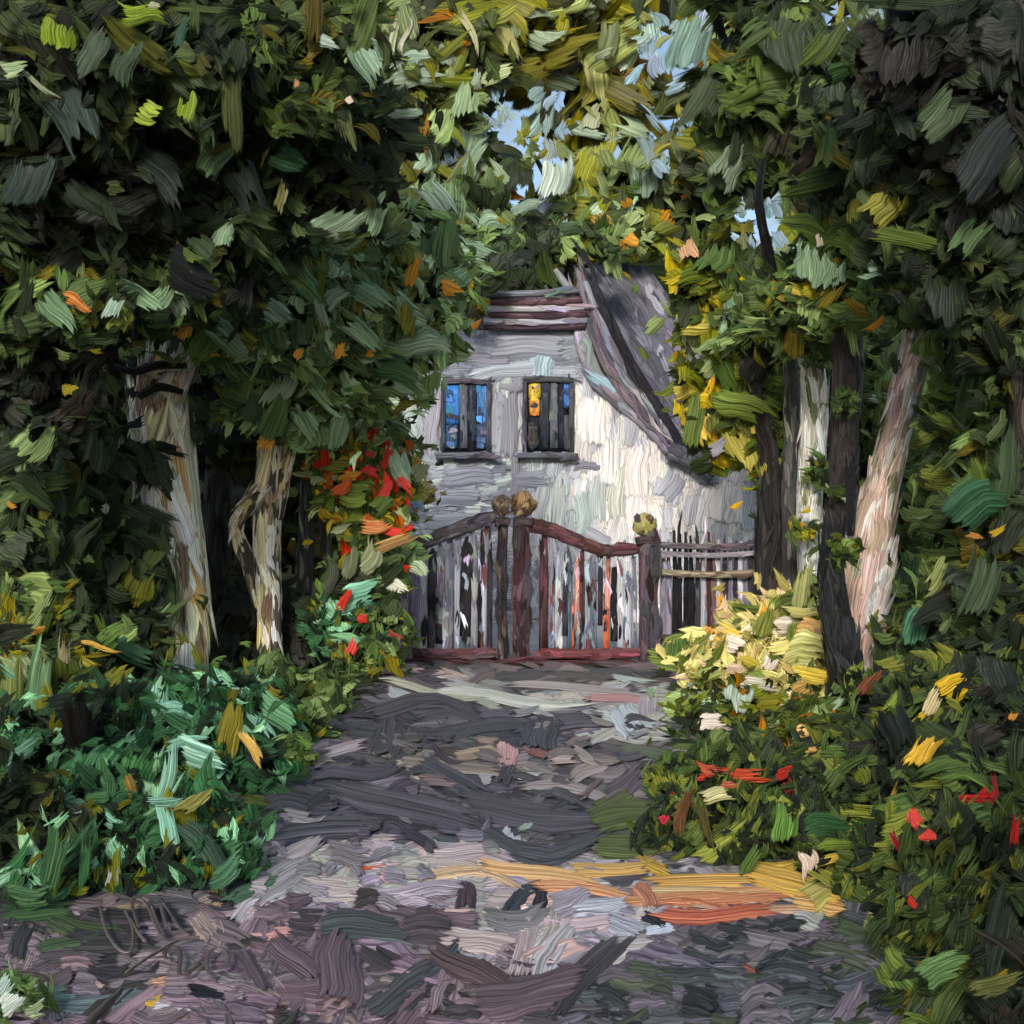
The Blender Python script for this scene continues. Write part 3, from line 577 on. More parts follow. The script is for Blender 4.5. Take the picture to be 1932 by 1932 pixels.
leaf_gate('gate_leaf', 'right leaf of the garden gate, with salmon and orange pickets under a falling maroon rail', (1018, 1206), ((92,30,34),(120,70,74)),
 ([(1000,990),(1040,1000),(1080,1016),(1130,1036),(1170,1040),(1206,1036)], (.08,.085,.08,.07,.06,.05), ((54,20,23),(88,56,60))),
 [(1026,.05,1020,1234,mr,0),(1042,.03,1050,1234,lg,2),(1054,.04,1070,1220,wh,0),(1066,.03,1060,1200,dg,4),(1075,.035,1050,1225,bl,-2),(1088,.03,1060,1190,sa,3),(1098,.03,1040,1234,mr,0),(1108,.04,1080,1230,((120,136,150),(176,186,192)),2),(1120,.035,1060,1225,bl,0),(1132,.03,1036,1180,dg,2),(1145,.035,1130,1232,og,-2),(1146,.03,1050,1150,sa,2),(1158,.04,1070,1210,bk,2),(1170,.035,1056,1234,wh,0),(1184,.04,1060,1234,((150,156,164),(200,202,206)),0),(1196,.03,1050,1234,lg,0),(1082,.02,1130,1230,og,0)])
def post(x, w_, y0, c, label, finial=None, name='gate_post', group='posts of the gate', dabpal=None):
    p = empty(name, tuple(gp(x, 1244) * [1, 1, 0]), label, 'post', group)
    bar('shaft', M_wood, p, [gp(x, 1250, .02), gp(x - 1, 1120, .02), gp(x, y0, .02)], w_, w_ * .9, c, dabs=20, k=4, dabpal=dabpal)
    if finial:
        (fx, fy, r, fc) = finial
        L = Lump(); a, b = col2(fc); o = gp(fx, fy, .04)
        L.blob(o, (r, r * .9, r * 1.15), a, b, jit=.22)
        s_ = Strokes(7, 4); th = rng.uniform(-1.5, 1.5, 10); ph = rng.uniform(-1, 1, 10)
        nn = np.stack([np.sin(th) * np.cos(ph), -np.cos(th) * np.cos(ph), np.sin(ph)], 1)
        q1, q2 = pick([(fc[0], fc[1], 2), ((54,44,38),(120,100,76), 1), ((60,48,50),(100,88,88), 1)], 10, .1)
        s_.add3d(o + nn * r, np.cross(nn, rng.normal(0, 1, (10, 3))), nn, r * 1.9, r * .9, q1, q2, curlR=r * 2.2)
        L.strokes(s_); L.build('finial', M_wood, p)
        bar('collar', M_wood, p, [gp(fx - r * 130, y0 + 2, .05), gp(fx, y0 - 1, .05), gp(fx + r * 130, y0 + 2, .05)], .05, .1, br, dabs=3, k=2)
post(948, .055, 985, ((38,30,32),(84,72,74)), 'dark slender post left of the gate middle with a tilted brown ball finial', (947, 953, .11, ((100,80,70),(150,128,110))), dabpal=[((20,18,22),(50,44,50),2),((60,46,48),(104,90,92),1)])
post(984, .10, 985, ((70,46,46),(110,88,88)), 'thick maroon post right of the gate middle with a golden brown ball finial', (988, 951, .135, ((120,94,64),(176,146,104))), dabpal=[((42,20,22),(68,42,44),2),((54,40,42),(92,78,80),2),((32,24,27),(58,48,52),1)])
post(1224, .11, 1020, ((64,42,46),(100,84,90)), 'maroon right gate post topped by a yellow green globe on a dark cap', (1216, 990, .125, ((150,140,70),(190,184,120))), dabpal=[((42,20,24),(68,44,48),2),((46,38,46),(86,78,86),2),((28,22,27),(54,46,52),1)])
post(768, .07, 1030, ((96,84,96),(150,140,150)), 'grey lavender post at the left end of the gate', None)
th = empty('threshold', tuple(gp(1020, 1250) * [1, 1, 0]), 'dark maroon beam lying on the ground under the gate', 'threshold')
bar('beam', M_wood, th, [gp(758, 1251, .12), gp(900, 1253, .12), gp(1080, 1252, .12), gp(1290, 1250, .12)], .035, .09, ((64,26,30),(96,54,58)), dabs=26, k=5)

fence = empty('picket_fence', tuple(gp(1340, 1244) * [1, 1, 0]), 'dark red and grey picket fence running right from the gate post', 'fence')
for (y, w_, c) in ((1030, .035, ((60,46,54),(130,118,126))), (1046, .03, ((120,116,124),(176,174,176))), (1082, .035, ((70,62,66),(170,150,120))), (1205, .04, ((50,36,40),(90,70,74)))):
    bar('rail', M_wood, fence, [gp(1246, y - 2, .07), gp(1340, y + 2, .07), gp(1432, y - 3, .07)], w_, .03, c, dabs=9, k=4)
x = 1252
while x < 1432:
    c = [br, mr, lg, dg, bk, ((150,150,160),(196,196,200)), ((44,36,40),(84,72,76)), ((84,60,60),(140,120,110)), dg, mr][int(rng.integers(0, 10))]
    top = 1008 + rng.uniform(-8, 14)
    bar('picket', M_wood, fence, [gp(x, 1240, .0), gp(x + rng.uniform(-2, 2), 1120, .0), gp(x + rng.uniform(-1, 1), top, .0)], (.038, .036, .012), .016, c, dabs=5, k=3, sides=8)
    x += rng.uniform(8.5, 12.5)

# ------------------------------------------------------------------ trees and plants
GAPS = [(955, 215, 38, 48), (1010, 330, 50, 78), (1040, 215, 34, 46), (1290, 90, 52, 78), (1222, 95, 24, 60), (1240, 270, 34, 60), (1475, 415, 42, 52), (1402, 430, 28, 58), (1600, 24, 86, 30), (1050, 440, 26, 20), (850, 300, 22, 22), (895, 250, 16, 16), (1165, 285, 22, 26),(1290,225,20,30)]
def in_gap(px, py, k=1.0):
    m = np.zeros(len(px), bool)
    for gx, gy, ga, gb in GAPS: m |= ((px - gx) / ga) ** 2 + ((py - gy) / gb) ** 2 < k
    return m
CORES = {k: (lin(c), lin(d)) for k, c, d in [('x', (18, 24, 16), (34, 42, 28))]}
ALL = []          # every mass, for placing single leaves on the foremost foliage
def mass(st, st2, px, py, rx, ry, D, pal, L=62, W=28, cover=4.0, ang=None, core=True, dz=None, gain=1.25, owner=None):
    if owner is not None and py + ry > 1040: D = min(D, EYE * F / (py + ry * .85 - 966))   # stand on the ground, not below it
    c = at(px, py, D); s = D / F; L, W = L * 1.35, W * 1.55; r = np.array([rx * s, (dz or .8 * min(rx, ry)) * s, ry * s])
    ALL.append((c, r, owner))
    N = int(math.pi * rx * ry * cover * 1.5 / (L * W)) + 6
    d = rng.normal(0, 1, (N, 3)); d /= np.linalg.norm(d, axis=1, keepdims=True)
    flip = (d[:, 1] > .15) & (rng.random(N) < .95); d[flip, 1] *= -1
    rad = rng.uniform(.74, 1.05, (N, 1)) * (1 + .12 * np.sin(d[:, :1] * 7 + px) + .1 * np.sin(d[:, 2:3] * 9 + py))
    P = c + d * rad * r
    q = P[:, 1]; gx, gy = 966 + P[:, 0] / q * F, 966 - (P[:, 2] - EYE) / q * F
    keep = ~(in_gap(gx, gy, 1.18) & (rng.random(N) < .965)) & (P[:, 2] > .03)
    P, d = P[keep], d[keep]; N = len(P)
    if N == 0: return
    nn = d / r * r.mean() * .45 + np.array([0, -1.1, .2]) + rng.normal(0, .26, (N, 3))
    a = np.radians(rng.normal(ang[0], ang[1], N)) if ang else rng.uniform(0, 2 * np.pi, N)
    # leaves hang and fan away from the crown's middle
    T = np.stack([np.cos(a), rng.normal(0, .25, N), np.sin(a)], 1)
    c1, c2 = pick(PAL[pal], N, .07, gain * np.array([1.05, 1., .85]), 1.12)
    st.add3d(P, T, nn, L * s * np.clip(np.exp(rng.normal(-.05, .45, N)), .4, 2.3), W * s * np.clip(np.exp(rng.normal(-.05, .45, N)), .4, 2.4), c1, c2, bend=rng.normal(0, .45, N), arch=.10, thick=.07, rag=.34, taper=.5)
    M = int(N * .8)
    if owner is not None:
        k = rng.integers(0, N, M); P2 = P[k] + rng.normal(0, .4, (M, 3)) * [L * s, 0, L * s] - [0, .05, 0]
        q = P2[:, 1]; k2 = ~in_gap(966 + P2[:, 0] / q * F, 966 - (P2[:, 2] - EYE) / q * F, 1.2) & (P2[:, 2] > .02); P2 = P2[k2]; M = len(P2)
        a = np.radians(rng.normal(ang[0], ang[1], M)) if ang else rng.uniform(0, 2 * np.pi, M)
        c1, c2 = pick(PAL[pal], M, .08, gain * np.array([1.05, 1., .85]), 1.12)
        st2.add3d(P2, np.stack([np.cos(a), rng.normal(0, .25, M), np.sin(a)], 1), np.tile([0, -1.1, .25], (M, 1)) + rng.normal(0, .3, (M, 3)), L * s * rng.uniform(.3, .8, M), W * s * rng.uniform(.25, .6, M), c1, c2, bend=rng.normal(0, .5, M), arch=.1, thick=.08, rag=.34, taper=.6)
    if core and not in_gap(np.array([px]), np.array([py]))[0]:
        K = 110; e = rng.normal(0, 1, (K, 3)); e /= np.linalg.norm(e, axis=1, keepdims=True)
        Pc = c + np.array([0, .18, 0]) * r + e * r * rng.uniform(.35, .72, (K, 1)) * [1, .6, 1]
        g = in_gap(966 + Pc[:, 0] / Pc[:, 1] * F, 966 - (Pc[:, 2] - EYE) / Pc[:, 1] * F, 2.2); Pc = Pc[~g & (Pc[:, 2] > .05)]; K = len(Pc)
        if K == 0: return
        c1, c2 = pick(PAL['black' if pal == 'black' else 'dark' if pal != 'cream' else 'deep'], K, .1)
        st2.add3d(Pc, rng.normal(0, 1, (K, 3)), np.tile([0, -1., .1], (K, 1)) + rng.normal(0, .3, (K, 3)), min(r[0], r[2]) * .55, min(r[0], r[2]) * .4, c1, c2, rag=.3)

LEAVES = {}       # single hand placed leaves per plant
def plant(name, cat, label, base, masses, trunk=None, group=None, nsingle=60, leaf='leaf', nc=9, nr=4, gain=1.25):
    """base (px, distance) of the foot; masses as for mass(); trunk list of limbs"""
    root = empty(name, ((base[0] - 966) / F * base[1], base[1], 0), label, cat, group)
    st = Strokes(nc, nr); st2 = Strokes(8, 4)
    for m in masses:
        kw = dict(m[7]) if len(m) > 7 else {}
        g = kw.pop('gain', gain); mass(st, st2, *m[:6], **(dict(L=m[6][0], W=m[6][1]) if len(m) > 6 and m[6] else {}), owner=root, gain=g, **kw)
    for lim in (trunk or []): limb(root, *lim)
    PL.append((root, st, st2, leaf, nsingle))
    return root
PL = []
def limb(root, nm, pts, pal, n=40, dep=None):
    """pts (px, py, radius px, distance); bark in ridges and dabs"""
    P = at(np.array([p[0] for p in pts]), np.array([p[1] for p in pts]), np.array([p[3] for p in pts], float))
    rr = np.array([p[2] * p[3] / F for p in pts]); k = 5
    Q = spl(P, k); rq = np.interp(np.linspace(0, 1, len(Q)), np.linspace(0, 1, len(P)), rr)
    L = Lump(); b0 = pal[-1]; a, b = col2(b0); L.tube(Q, rq, rq, a, b, sides=12, jit=.10, rep=4)
    s_ = Strokes(7, 5); N = n
    t = rng.random(N) * (len(Q) - 1.01); i = t.astype(int); f = (t - i)[:, None]
    C0 = Q[i] * (1 - f) + Q[i + 1] * f; T = Q[i + 1] - Q[i]; T /= np.linalg.norm(T, axis=1, keepdims=True); R0 = rq[i]
    th = rng.uniform(-2.0, 2.0, N); sd = np.cross(T, [0, 1., 0]); sd /= np.linalg.norm(sd, axis=1, keepdims=True); fr = np.cross(T, sd); fr *= np.sign(-fr[:, 1:2])
    nn = sd * np.sin(th)[:, None] + fr * np.cos(th)[:, None]
    c1, c2 = pick(pal, N, .12, PG.get(id(pal), 1.))
    s_.add3d(C0 + nn * R0[:, None] * .99, T * rng.choice([-1, 1], (N, 1)) + rng.normal(0, .05, (N, 3)), nn, R0 * rng.uniform(3, 8, N), R0 * rng.uniform(.5, 1.2, N), c1, c2, bend=rng.normal(0, .15, N), curlR=R0, thick=.10, rag=.25, taper=.5, arch=.01)
    L.strokes(s_); o = L.build(nm, M_bark, root); return o
PALE = [((196,186,152),(228,222,196),2.2,), ((150,140,116),(204,198,176),3,), ((104,96,80),(160,150,130),3), ((120,96,58),(170,140,96),1), ((64,58,50),(110,100,88),2.2), ((176,170,120),(204,200,150),.5), ((58,52,46),(100,92,78),1.)]
GREY = [((78,80,74),(120,122,112),3), ((56,58,54),(92,92,86),3), ((110,110,96),(150,146,130),1), ((50,48,44),(80,76,70),1)]
DARK = [((28,24,24),(54,48,44),4), ((40,34,30),(76,66,56),3), ((18,18,20),(36,34,36),2), ((84,76,66),(120,110,98),.4), ((24,22,22),(44,40,38),1)]
BLACKB = [((16,18,20),(34,36,38),4), ((28,28,30),(56,56,56),2), ((20,20,22),(40,38,38),1)]
PINK = [((170,144,128),(204,182,166),3), ((130,110,98),(176,152,138),2), ((196,186,176),(216,208,198),1.5), ((90,88,66),(130,126,96),1), ((140,124,108),(180,162,144),1)]
WHITEB = [((196,192,180),(218,214,204),3), ((150,144,130),(190,184,170),1.5), ((84,92,56),(126,130,88),1.1), ((150,146,134),(186,180,168),1)]

PG = {id(PALE): np.array([2.9, 2.65, 2.2]), id(PINK): 1.25, id(WHITEB): 1.3, id(GREY): 1.3}
plant('dark_tree', 'tree', 'tall near-black leafy tree filling the top left corner above the pale trunks', (230, 9.8), [
 (60,90,210,190,9,'dark',(80,34)), (300,80,210,180,9,'dark',(80,34)), (540,90,200,170,9.3,'deep',(76,32)), (150,320,230,190,9.6,'black',(80,34)), (400,310,200,170,10,'dark',(76,34)), (620,290,170,150,10.2,'dark',(70,30)),
 (60,590,170,80,9.5,'mid',(62,28)), (40,480,150,70,9.7,'black',(70,30)), (260,520,150,70,9.9,'mid',(60,28)), (210,470,160,70,10,'black',(70,32)), (60,720,150,120,10,'black',(70,32)), (-120,300,200,400,9.5,'dark',(80,34)), (430,470,130,100,10.4,'dark'), (300,-120,500,120,9.4,'dark',(90,40)), (130,690,60,80,10.4,'brown',(60,24),dict(ang=(10,40)))],
 [('trunk', [(232,1280,17,13.4),(236,1100,16,13.4),(228,900,15,13.2),(215,700,13,12.8),(180,450,11,11.5)], DARK, 60), ('branch', [(228,880,10,13.2),(262,800,7,13),(280,690,5,12.9)], DARK, 20), ('branch', [(222,800,10,13.1),(150,700,8,12.6),(60,600,5,12)], DARK, 20)], nsingle=120, gain=.95)
plant('pale_tree', 'tree', 'thick twisting pale cream trunk with dark knots at left, largest of the pale trunks', (350, 12.6), [
 (330,580,150,56,12,'mid',(58,26)), (130,600,110,70,11.5,'mid',(58,26)), (500,470,160,120,12,'sage',(60,26)), (560,610,170,110,12,'sage',(62,26),dict(ang=(-40,45))), (420,570,110,80,11.8,'mid')],
 [('trunk', [(348,1256,40,12.6),(340,1180,42,12.6),(332,1080,54,12.6),(318,960,56,12.6),(306,860,46,12.6),(298,780,38,12.6),(318,710,38,12.6),(346,650,36,12.6),(370,560,26,12.6)], PALE, 230), ('branch', [(300,800,18,12.5),(272,740,13,12.4),(300,700,9,12.3),(350,690,6,12.2)], PALE, 40), ('branch', [(330,850,9,12.2),(290,842,10,12.1),(250,856,8,12.1),(228,880,4,12.1)], BLACKB, 20), ('branch', [(345,740,5,12.2),(300,730,8,12.1),(262,748,7,12.1)], DARK, 16), ('branch', [(345,690,5,12.2),(300,688,9,12.1),(250,700,7,12.1),(215,690,4,12.1)], DARK, 16)], nsingle=90)
plant('forked_tree', 'tree', 'slimmer pale forked trunk standing right of the thick twisting one', (512, 13.2), [
 (560,760,130,80,12.8,'sage',(58,26)), (700,690,130,90,12.6,'sage',(62,26),dict(ang=(-35,35))), (640,560,130,90,12.6,'sage',(60,26)), (790,560,100,90,12.6,'sage',(58,24)), (720,450,140,110,12.8,'sage',(62,26)), (800,640,60,50,12.8,'sage',(60,26),dict(ang=(-15,30)))],
 [('trunk', [(514,1300,12,13.2),(510,1200,20,13.2),(505,1080,24,13.2),(502,960,24,13.2),(508,860,22,13.2),(520,780,18,13.2),(530,680,14,13.2)], PALE, 110), ('branch', [(496,1150,14,13.2),(468,1060,14,13.2),(446,1000,13,13.1),(470,950,16,13.1),(495,930,8,13.1)], PALE, 50), ('branch', [(520,980,13,13.2),(534,900,14,13.2),(545,850,8,13.2)], PALE, 26)], nsingle=100)
plant('dark_trunk_tree', 'tree', 'straight dark green brown trunk between the two pale trunks at left', (405, 14), [(420,700,110,90,14,'dark'), (440,800,90,90,14.2,'dark')],
 [('trunk', [(404,1290,26,14),(408,1100,24,14),(412,900,24,14),(420,700,20,14)], [((26,30,26),(46,52,42),3),((38,32,28),(66,56,48),1),((24,26,24),(44,46,40),1)], 70)], nsingle=20, gain=1.0)
plant('grey_tree', 'tree', 'thin blue grey trunk right of the forked pale one', (578, 14.2), [(600,720,90,70,14,'mid'), (610,840,60,50,14,'mid')],
 [('trunk', [(570,1230,12,14.2),(576,1050,15,14.2),(584,900,14,14.2),(596,780,10,14.2)], GREY, 46), ('branch', [(620,1210,9,14.3),(618,1080,11,14.3),(612,960,9,14.3)], GREY, 26)], nsingle=16)
plant('olive_tree', 'tree', 'sunny olive and yellow green tree rising behind the house roof, sky showing through', (1050, 25), [
 (800,100,150,140,23,'oliveg',(76,34)), (960,70,160,110,24,'olive',(78,36)), (1120,110,170,130,25,'olive',(80,36)), (1200,200,120,100,25,'olive',(80,36)), (870,230,130,120,23,'oliveg',(70,30)), (960,330,110,110,23,'oliveg',(66,30)), (1130,330,120,110,25,'olive',(70,32)), (1260,360,130,100,24,'oliveg',(66,30)), (1080,420,160,60,23.5,'oliveg',(54,24)), (900,420,120,80,22,'mid',(58,26)), (1000,-60,400,90,24,'olive',(90,40)), (1360,250,110,150,23,'oliveg',(70,32)),(1350,50,90,110,24,'oliveg',(70,32))],
 [('trunk', [(1050,1200,30,25),(1055,900,26,25),(1060,600,20,25),(1070,420,12,25),(1085,250,8,25)], DARK, 40)], nsingle=170, gain=.95)
plant('rooftop_tree', 'tree', 'dark leafed low tree brushing the roof ridge', (860, 21.5), [
 (905,490,80,46,20.5,'mid',(50,22)), (1000,480,110,44,21,'dark',(46,20)), (1090,462,80,40,21,'mid',(46,20)), (860,545,60,40,18.2,'mid',(54,20)), (1180,440,90,50,22.5,'oliveg',(50,22)), (960,515,60,28,20,'black',(50,24))], 
 [('trunk', [(720,1180,20,21.5),(740,900,18,21.5),(800,650,14,21.5),(880,500,8,21)], DARK, 30)], nsingle=60)
plant('overhanging_tree', 'tree', 'tall tree with a thick dark trunk and brown crossing limbs at upper right', (1596, 12.2), [
 (1430,120,140,130,13,'deep',(80,36)), (1440,300,130,120,13.4,'deep',(76,32)), (1560,130,150,110,12.6,'deep',(80,36)), (1640,300,150,140,12,'dark',(80,34)), (1520,470,130,90,13,'deep',(70,30)), (1660,460,150,110,12,'deep',(74,32)), (1560,560,150,70,12,'mid',(64,28)), (1330,520,80,70,14,'yellow',(58,26)), (1450,-80,250,100,12.8,'dark',(90,40)), (1588,760,24,20,12,'mid',(36,15)), (1602,925,22,18,12,'oliveg',(34,14))],
 [('trunk', [(1590,1320,24,12.2),(1590,1150,22,12.2),(1588,980,23,12.2),(1595,800,26,12.2),(1600,640,25,12.2),(1590,480,20,12.2)], [((46,38,38),(82,70,68),4),((28,24,26),(52,46,46),3),((100,86,82),(150,132,122),1.2),((40,34,32),(70,60,54),1)], 150), ('branch', [(1590,500,20,12.2),(1520,390,15,12.9),(1440,260,12,13.2),(1380,120,9,13.4),(1350,20,6,13.4)], [((42,30,20),(74,58,36),3),((30,26,20),(56,48,34),2)], 60), ('branch', [(1600,480,18,12.2),(1660,330,15,12.2),(1700,180,14,12.2),(1720,40,9,12.2)], DARK, 60), ('branch', [(1480,600,9,12.6),(1450,480,10,12.4),(1432,380,8,12.2),(1440,300,6,12.2)], BLACKB, 30), ('branch', [(1500,330,12,12),(1560,260,12,11.8),(1640,240,9,11.7)], [((50,34,26),(84,60,44),3),((36,28,24),(60,48,40),2)], 30)], nsingle=130)
plant('black_leaf_tree', 'tree', 'near-black broad leafed tree in the top right corner', (1900, 9.5), [
 (1800,90,190,150,9,'black',(90,44)), (1760,300,150,130,9.6,'dark',(84,38)), (1880,300,150,150,9.2,'black',(90,44)), (1840,480,160,120,9.4,'dark',(84,40)), (1720,440,100,90,10,'dark',(84,38)), (1850,620,90,100,10,'deep',(76,32)), (1900,620,130,120,9.6,'dark',(80,34)), (1800,-100,250,100,9.2,'black',(90,40)), (2050,400,150,400,9.4,'dark',(90,40)), (1640,90,110,90,10.6,'deep',(76,34))],
 [('trunk', [(1960,1500,40,9.5),(1950,1100,34,9.5),(1930,700,30,9.5),(1900,300,22,9.5)], DARK, 60)], nsingle=120, gain=.95)
plant('pink_barked_tree', 'tree', 'bent pinkish pale trunk at right sweeping down to a broad white foot', (1625, 11.3), [
 (1850,740,90,80,10.8,'deep',(66,28)), (1730,570,90,50,11.2,'mid',(60,26))],
 [('trunk', [(1625,1330,26,11.3),(1610,1220,36,11.3),(1626,1120,50,11.3),(1640,1020,36,11.3),(1662,920,30,11.3),(1694,800,26,11.3),(1712,720,27,11.3),(1728,640,22,11.3),(1750,560,16,11.3)], PINK, 170), ('branch', [(1640,1180,22,11.1),(1662,1100,20,11.1),(1676,1040,12,11.1)], [((176,160,146),(210,200,190),2),((200,196,190),(220,216,210),2)], 40)], nsingle=50)
plant('birch', 'tree', 'white patched birch trunk between the fence end and the thick dark trunk', (1532, 13.2), [(1500,580,90,70,13,'mid',(58,24)), (1540,660,40,30,13,'mid',(50,22)), (1550,885,22,18,12.9,'mid',(34,14)), (1515,1000,24,18,12.9,'yellow',(34,14)), (1540,1100,30,18,12.9,'mid',(34,14))],
 [('trunk', [(1530,1180,20,13.2),(1530,1060,24,13.2),(1528,960,22,13.2),(1532,860,24,13.2),(1536,760,25,13.2),(1528,680,17,13.2),(1520,560,12,13.2)], WHITEB, 110)], nsingle=20)
plant('slender_tree', 'tree', 'slender grey green trunk just left of the white patched birch', (1490, 13.6), [(1450,620,60,50,13.6,'mid')],
 [('trunk', [(1496,1150,17,13.6),(1492,960,17,13.6),(1494,800,15,13.6),(1490,660,12,13.6),(1484,560,10,13.6)], GREY, 60)], nsingle=14)
plant('yellow_leaf_tree', 'tree', 'tree with mustard yellow leaves over a dark trunk at the fence end beside the roof', (1455, 13.9), [
 (1330,610,60,60,14.4,'oliveg',(56,26)), (1400,640,80,80,14.2,'oliveg',(58,26)), (1310,710,40,40,14.8,'yellow',(54,24)), (1350,760,70,60,14.6,'yellow',(60,28)), (1420,740,60,60,14.2,'yellow',(58,26)), (1370,840,52,44,14.5,'yellow',(58,26)), (1440,860,44,60,14.2,'yellow',(54,24)), (1330,560,56,40,15,'yellow',(66,30)), (1440,560,70,60,14,'mid',(58,26))],
 [('trunk', [(1450,1260,30,13.9),(1452,1120,30,13.9),(1456,980,26,13.9),(1454,880,18,13.9),(1430,760,12,13.9),(1400,640,8,13.9)], DARK, 90)], nsingle=120)
plant('black_trunk_tree', 'tree', 'charred black leaning stem in front of the pink pale trunk', (1600, 10.4), [(1590,1040,28,22,10.3,'deep',(38,16)), (1612,1300,34,26,10.2,'bed',(44,18))],
 [('trunk', [(1606,1355,34,10.4),(1592,1240,30,10.4),(1572,1130,22,10.4),(1568,1050,20,10.4),(1572,1000,17,10.4)], BLACKB, 90), ('branch', [(1604,1010,7,10.9),(1606,930,11,11),(1606,880,14,11)], BLACKB, 20)], nsingle=4)
plant('right_hedge', 'hedge', 'dense olive green hedge along the right edge below the black tree', (1850, 9.6), [
 (1850,840,110,110,10.6,'deep',(74,32)), (1900,820,110,130,10,'deep',(76,32)), (1820,970,110,90,10.4,'deep',(70,30)), (1880,1000,130,120,9.8,'deep',(76,34)), (1815,1110,100,90,10,'deep',(70,30)), (1890,1180,120,110,9.4,'dark',(74,32)), (1750,1230,80,70,9.8,'bed',(66,26)), (2030,1000,140,300,9.6,'dark',(80,34))], None, nsingle=130)
plant('thicket', 'bush', 'dark thicket between and behind the right hand trunks', (1600, 17), [
 (1510,760,90,160,16.5,'mid',(60,26)), (1640,780,100,170,16,'deep',(64,28)), (1540,1000,90,120,16,'mid',(56,24)), (1640,980,80,120,15.5,'deep',(60,26)), (1560,640,120,80,16.5,'deep',(60,26)), (1450,720,60,90,17,'mid',(54,24)), (1700,870,50,120,15,'mid',(56,24)), (1712,1060,54,90,14,'deep',(56,24)), (1710,1170,60,60,12.6,'deep',(56,24)), (1500,1110,70,60,15,'black')], None, nsingle=80)
plant('left_thicket', 'bush', 'dark green thicket behind the pale trunks at left', (400, 16), [
 (120,880,150,120,12,'dark',(66,30)), (180,1060,150,130,12,'dark',(66,28)), (420,980,120,170,16,'black',(66,28)), (560,940,90,130,16.5,'deep',(56,24)), (650,1080,70,120,16,'deep',(56,24)), (420,1180,130,80,15,'black',(60,26)), (430,780,100,90,16,'dark',(58,26)), (650,800,80,70,16,'mid',(54,24)), (200,760,130,70,13,'dark',(66,26)), (540,1190,110,70,13.8,'black'), (30,1020,110,140,11,'dark',(66,28))], None, nsingle=110)
plant('red_flowering_bush', 'bush', 'tall bush with red and orange blossom left of the gate', (690, 13.3), [
 (680,870,80,50,13.8,'red',(40,18)), (660,930,60,60,13.6,'red',(40,18)), (735,920,46,60,13.6,'red',(40,18)), (700,990,70,50,13.4,'red',(40,18)), (730,1060,50,50,13.3,'sage',(40,18)), (680,1090,70,60,13.2,'mid',(42,20)), (660,1180,70,60,13,'emerald',(42,20)), (720,1180,50,60,13,'mid',(40,18)), (700,1240,60,30,12.6,'mid',(40,16)), (780,910,30,50,15,'cream',(36,16)), (740,840,60,30,14.5,'sage',(40,18))], 
 [('trunk', [(690,1250,9,13.4),(686,1120,9,13.4),(690,1000,7,13.4)], DARK, 16)], nsingle=150, leaf='leaf')
plant('blossoming_shrub', 'shrub', 'sunlit yellow green shrub with cream and peach blossom right of the gate', (1450, 11.6), [
 (1310,1235,40,34,12.6,'cream',(40,20)), (1390,1200,50,46,12.4,'cream',(44,20)), (1465,1165,60,56,12.4,'cream',(44,20)), (1538,1150,40,66,11.9,'oliveg',(44,20)), (1590,1180,30,60,11.8,'cream',(44,20)), (1440,1230,90,60,12,'cream',(48,24)), (1530,1230,60,56,11.8,'cream',(52,26)), (1350,1260,70,34,11.8,'cream',(42,20)), (1490,1300,80,40,11.3,'cream',(48,22)), (1400,1330,80,40,10.8,'oliveg',(46,20)), (1520,1370,70,50,10,'oliveg',(50,22)), (1300,1330,50,26,11,'oliveg',(44,18)),(1330,1375,60,24,10,'bed',(44,18))], None, nsingle=170)
plant('flower_bed', 'plants', 'clump of red flowering plants with strap leaves on the right of the path', (1350, 6.8), [
 (1300,1480,80,50,7.8,'bed',(50,18),dict(ang=(75,35))), (1400,1440,110,50,8.2,'bed',(52,20)), (1500,1470,90,70,7.8,'bed',(52,20)), (1290,1560,70,60,7,'bed',(54,18),dict(ang=(80,30))), (1390,1540,90,70,7.1,'bed',(56,18),dict(ang=(80,30))), (1500,1570,90,60,6.9,'bed',(56,20)), (1580,1500,70,80,7.5,'bed',(54,20)), (1380,1610,80,30,6.6,'bed',(54,18)), (1570,1620,60,40,6.5,'bed',(54,20))], None, nsingle=130, gain=1.3)
plant('right_undergrowth', 'bush', 'dark undergrowth with red blooms and long yellow leaves in the lower right corner', (1800, 6.5), [
 (1680,1330,90,80,9.2,'bed',(64,26)), (1800,1340,130,90,8.6,'bed',(66,26)), (1900,1400,100,110,8,'black',(70,28)), (1700,1460,90,90,8,'black',(66,24)), (1820,1500,130,100,7.4,'bed',(70,26)), (1700,1600,100,80,6.9,'bed',(66,24)), (1850,1640,130,110,6.4,'dark',(80,28),dict(ang=(70,30))), (1720,1740,90,80,6,'bed',(76,26),dict(ang=(40,30))), (1860,1800,110,110,5.5,'dark',(90,30),dict(ang=(60,30))), (1780,1880,100,70,5.2,'deep',(90,34),dict(ang=(30,30))), (1910,1900,80,80,5,'black',(90,34)), (2010,1600,110,350,6.6,'dark',(80,30)), (2180,1300,150,120,8,'bed',(80,30)), (2200,1550,150,120,7,'bed',(80,30)), (2230,1800,150,120,5.5,'dark',(80,30)), (1630,1660,60,50,6.5,'bed',(66,24)), (1590,1420,60,60,8.8,'bed',(60,22))], None, nsingle=170, gain=1.25)
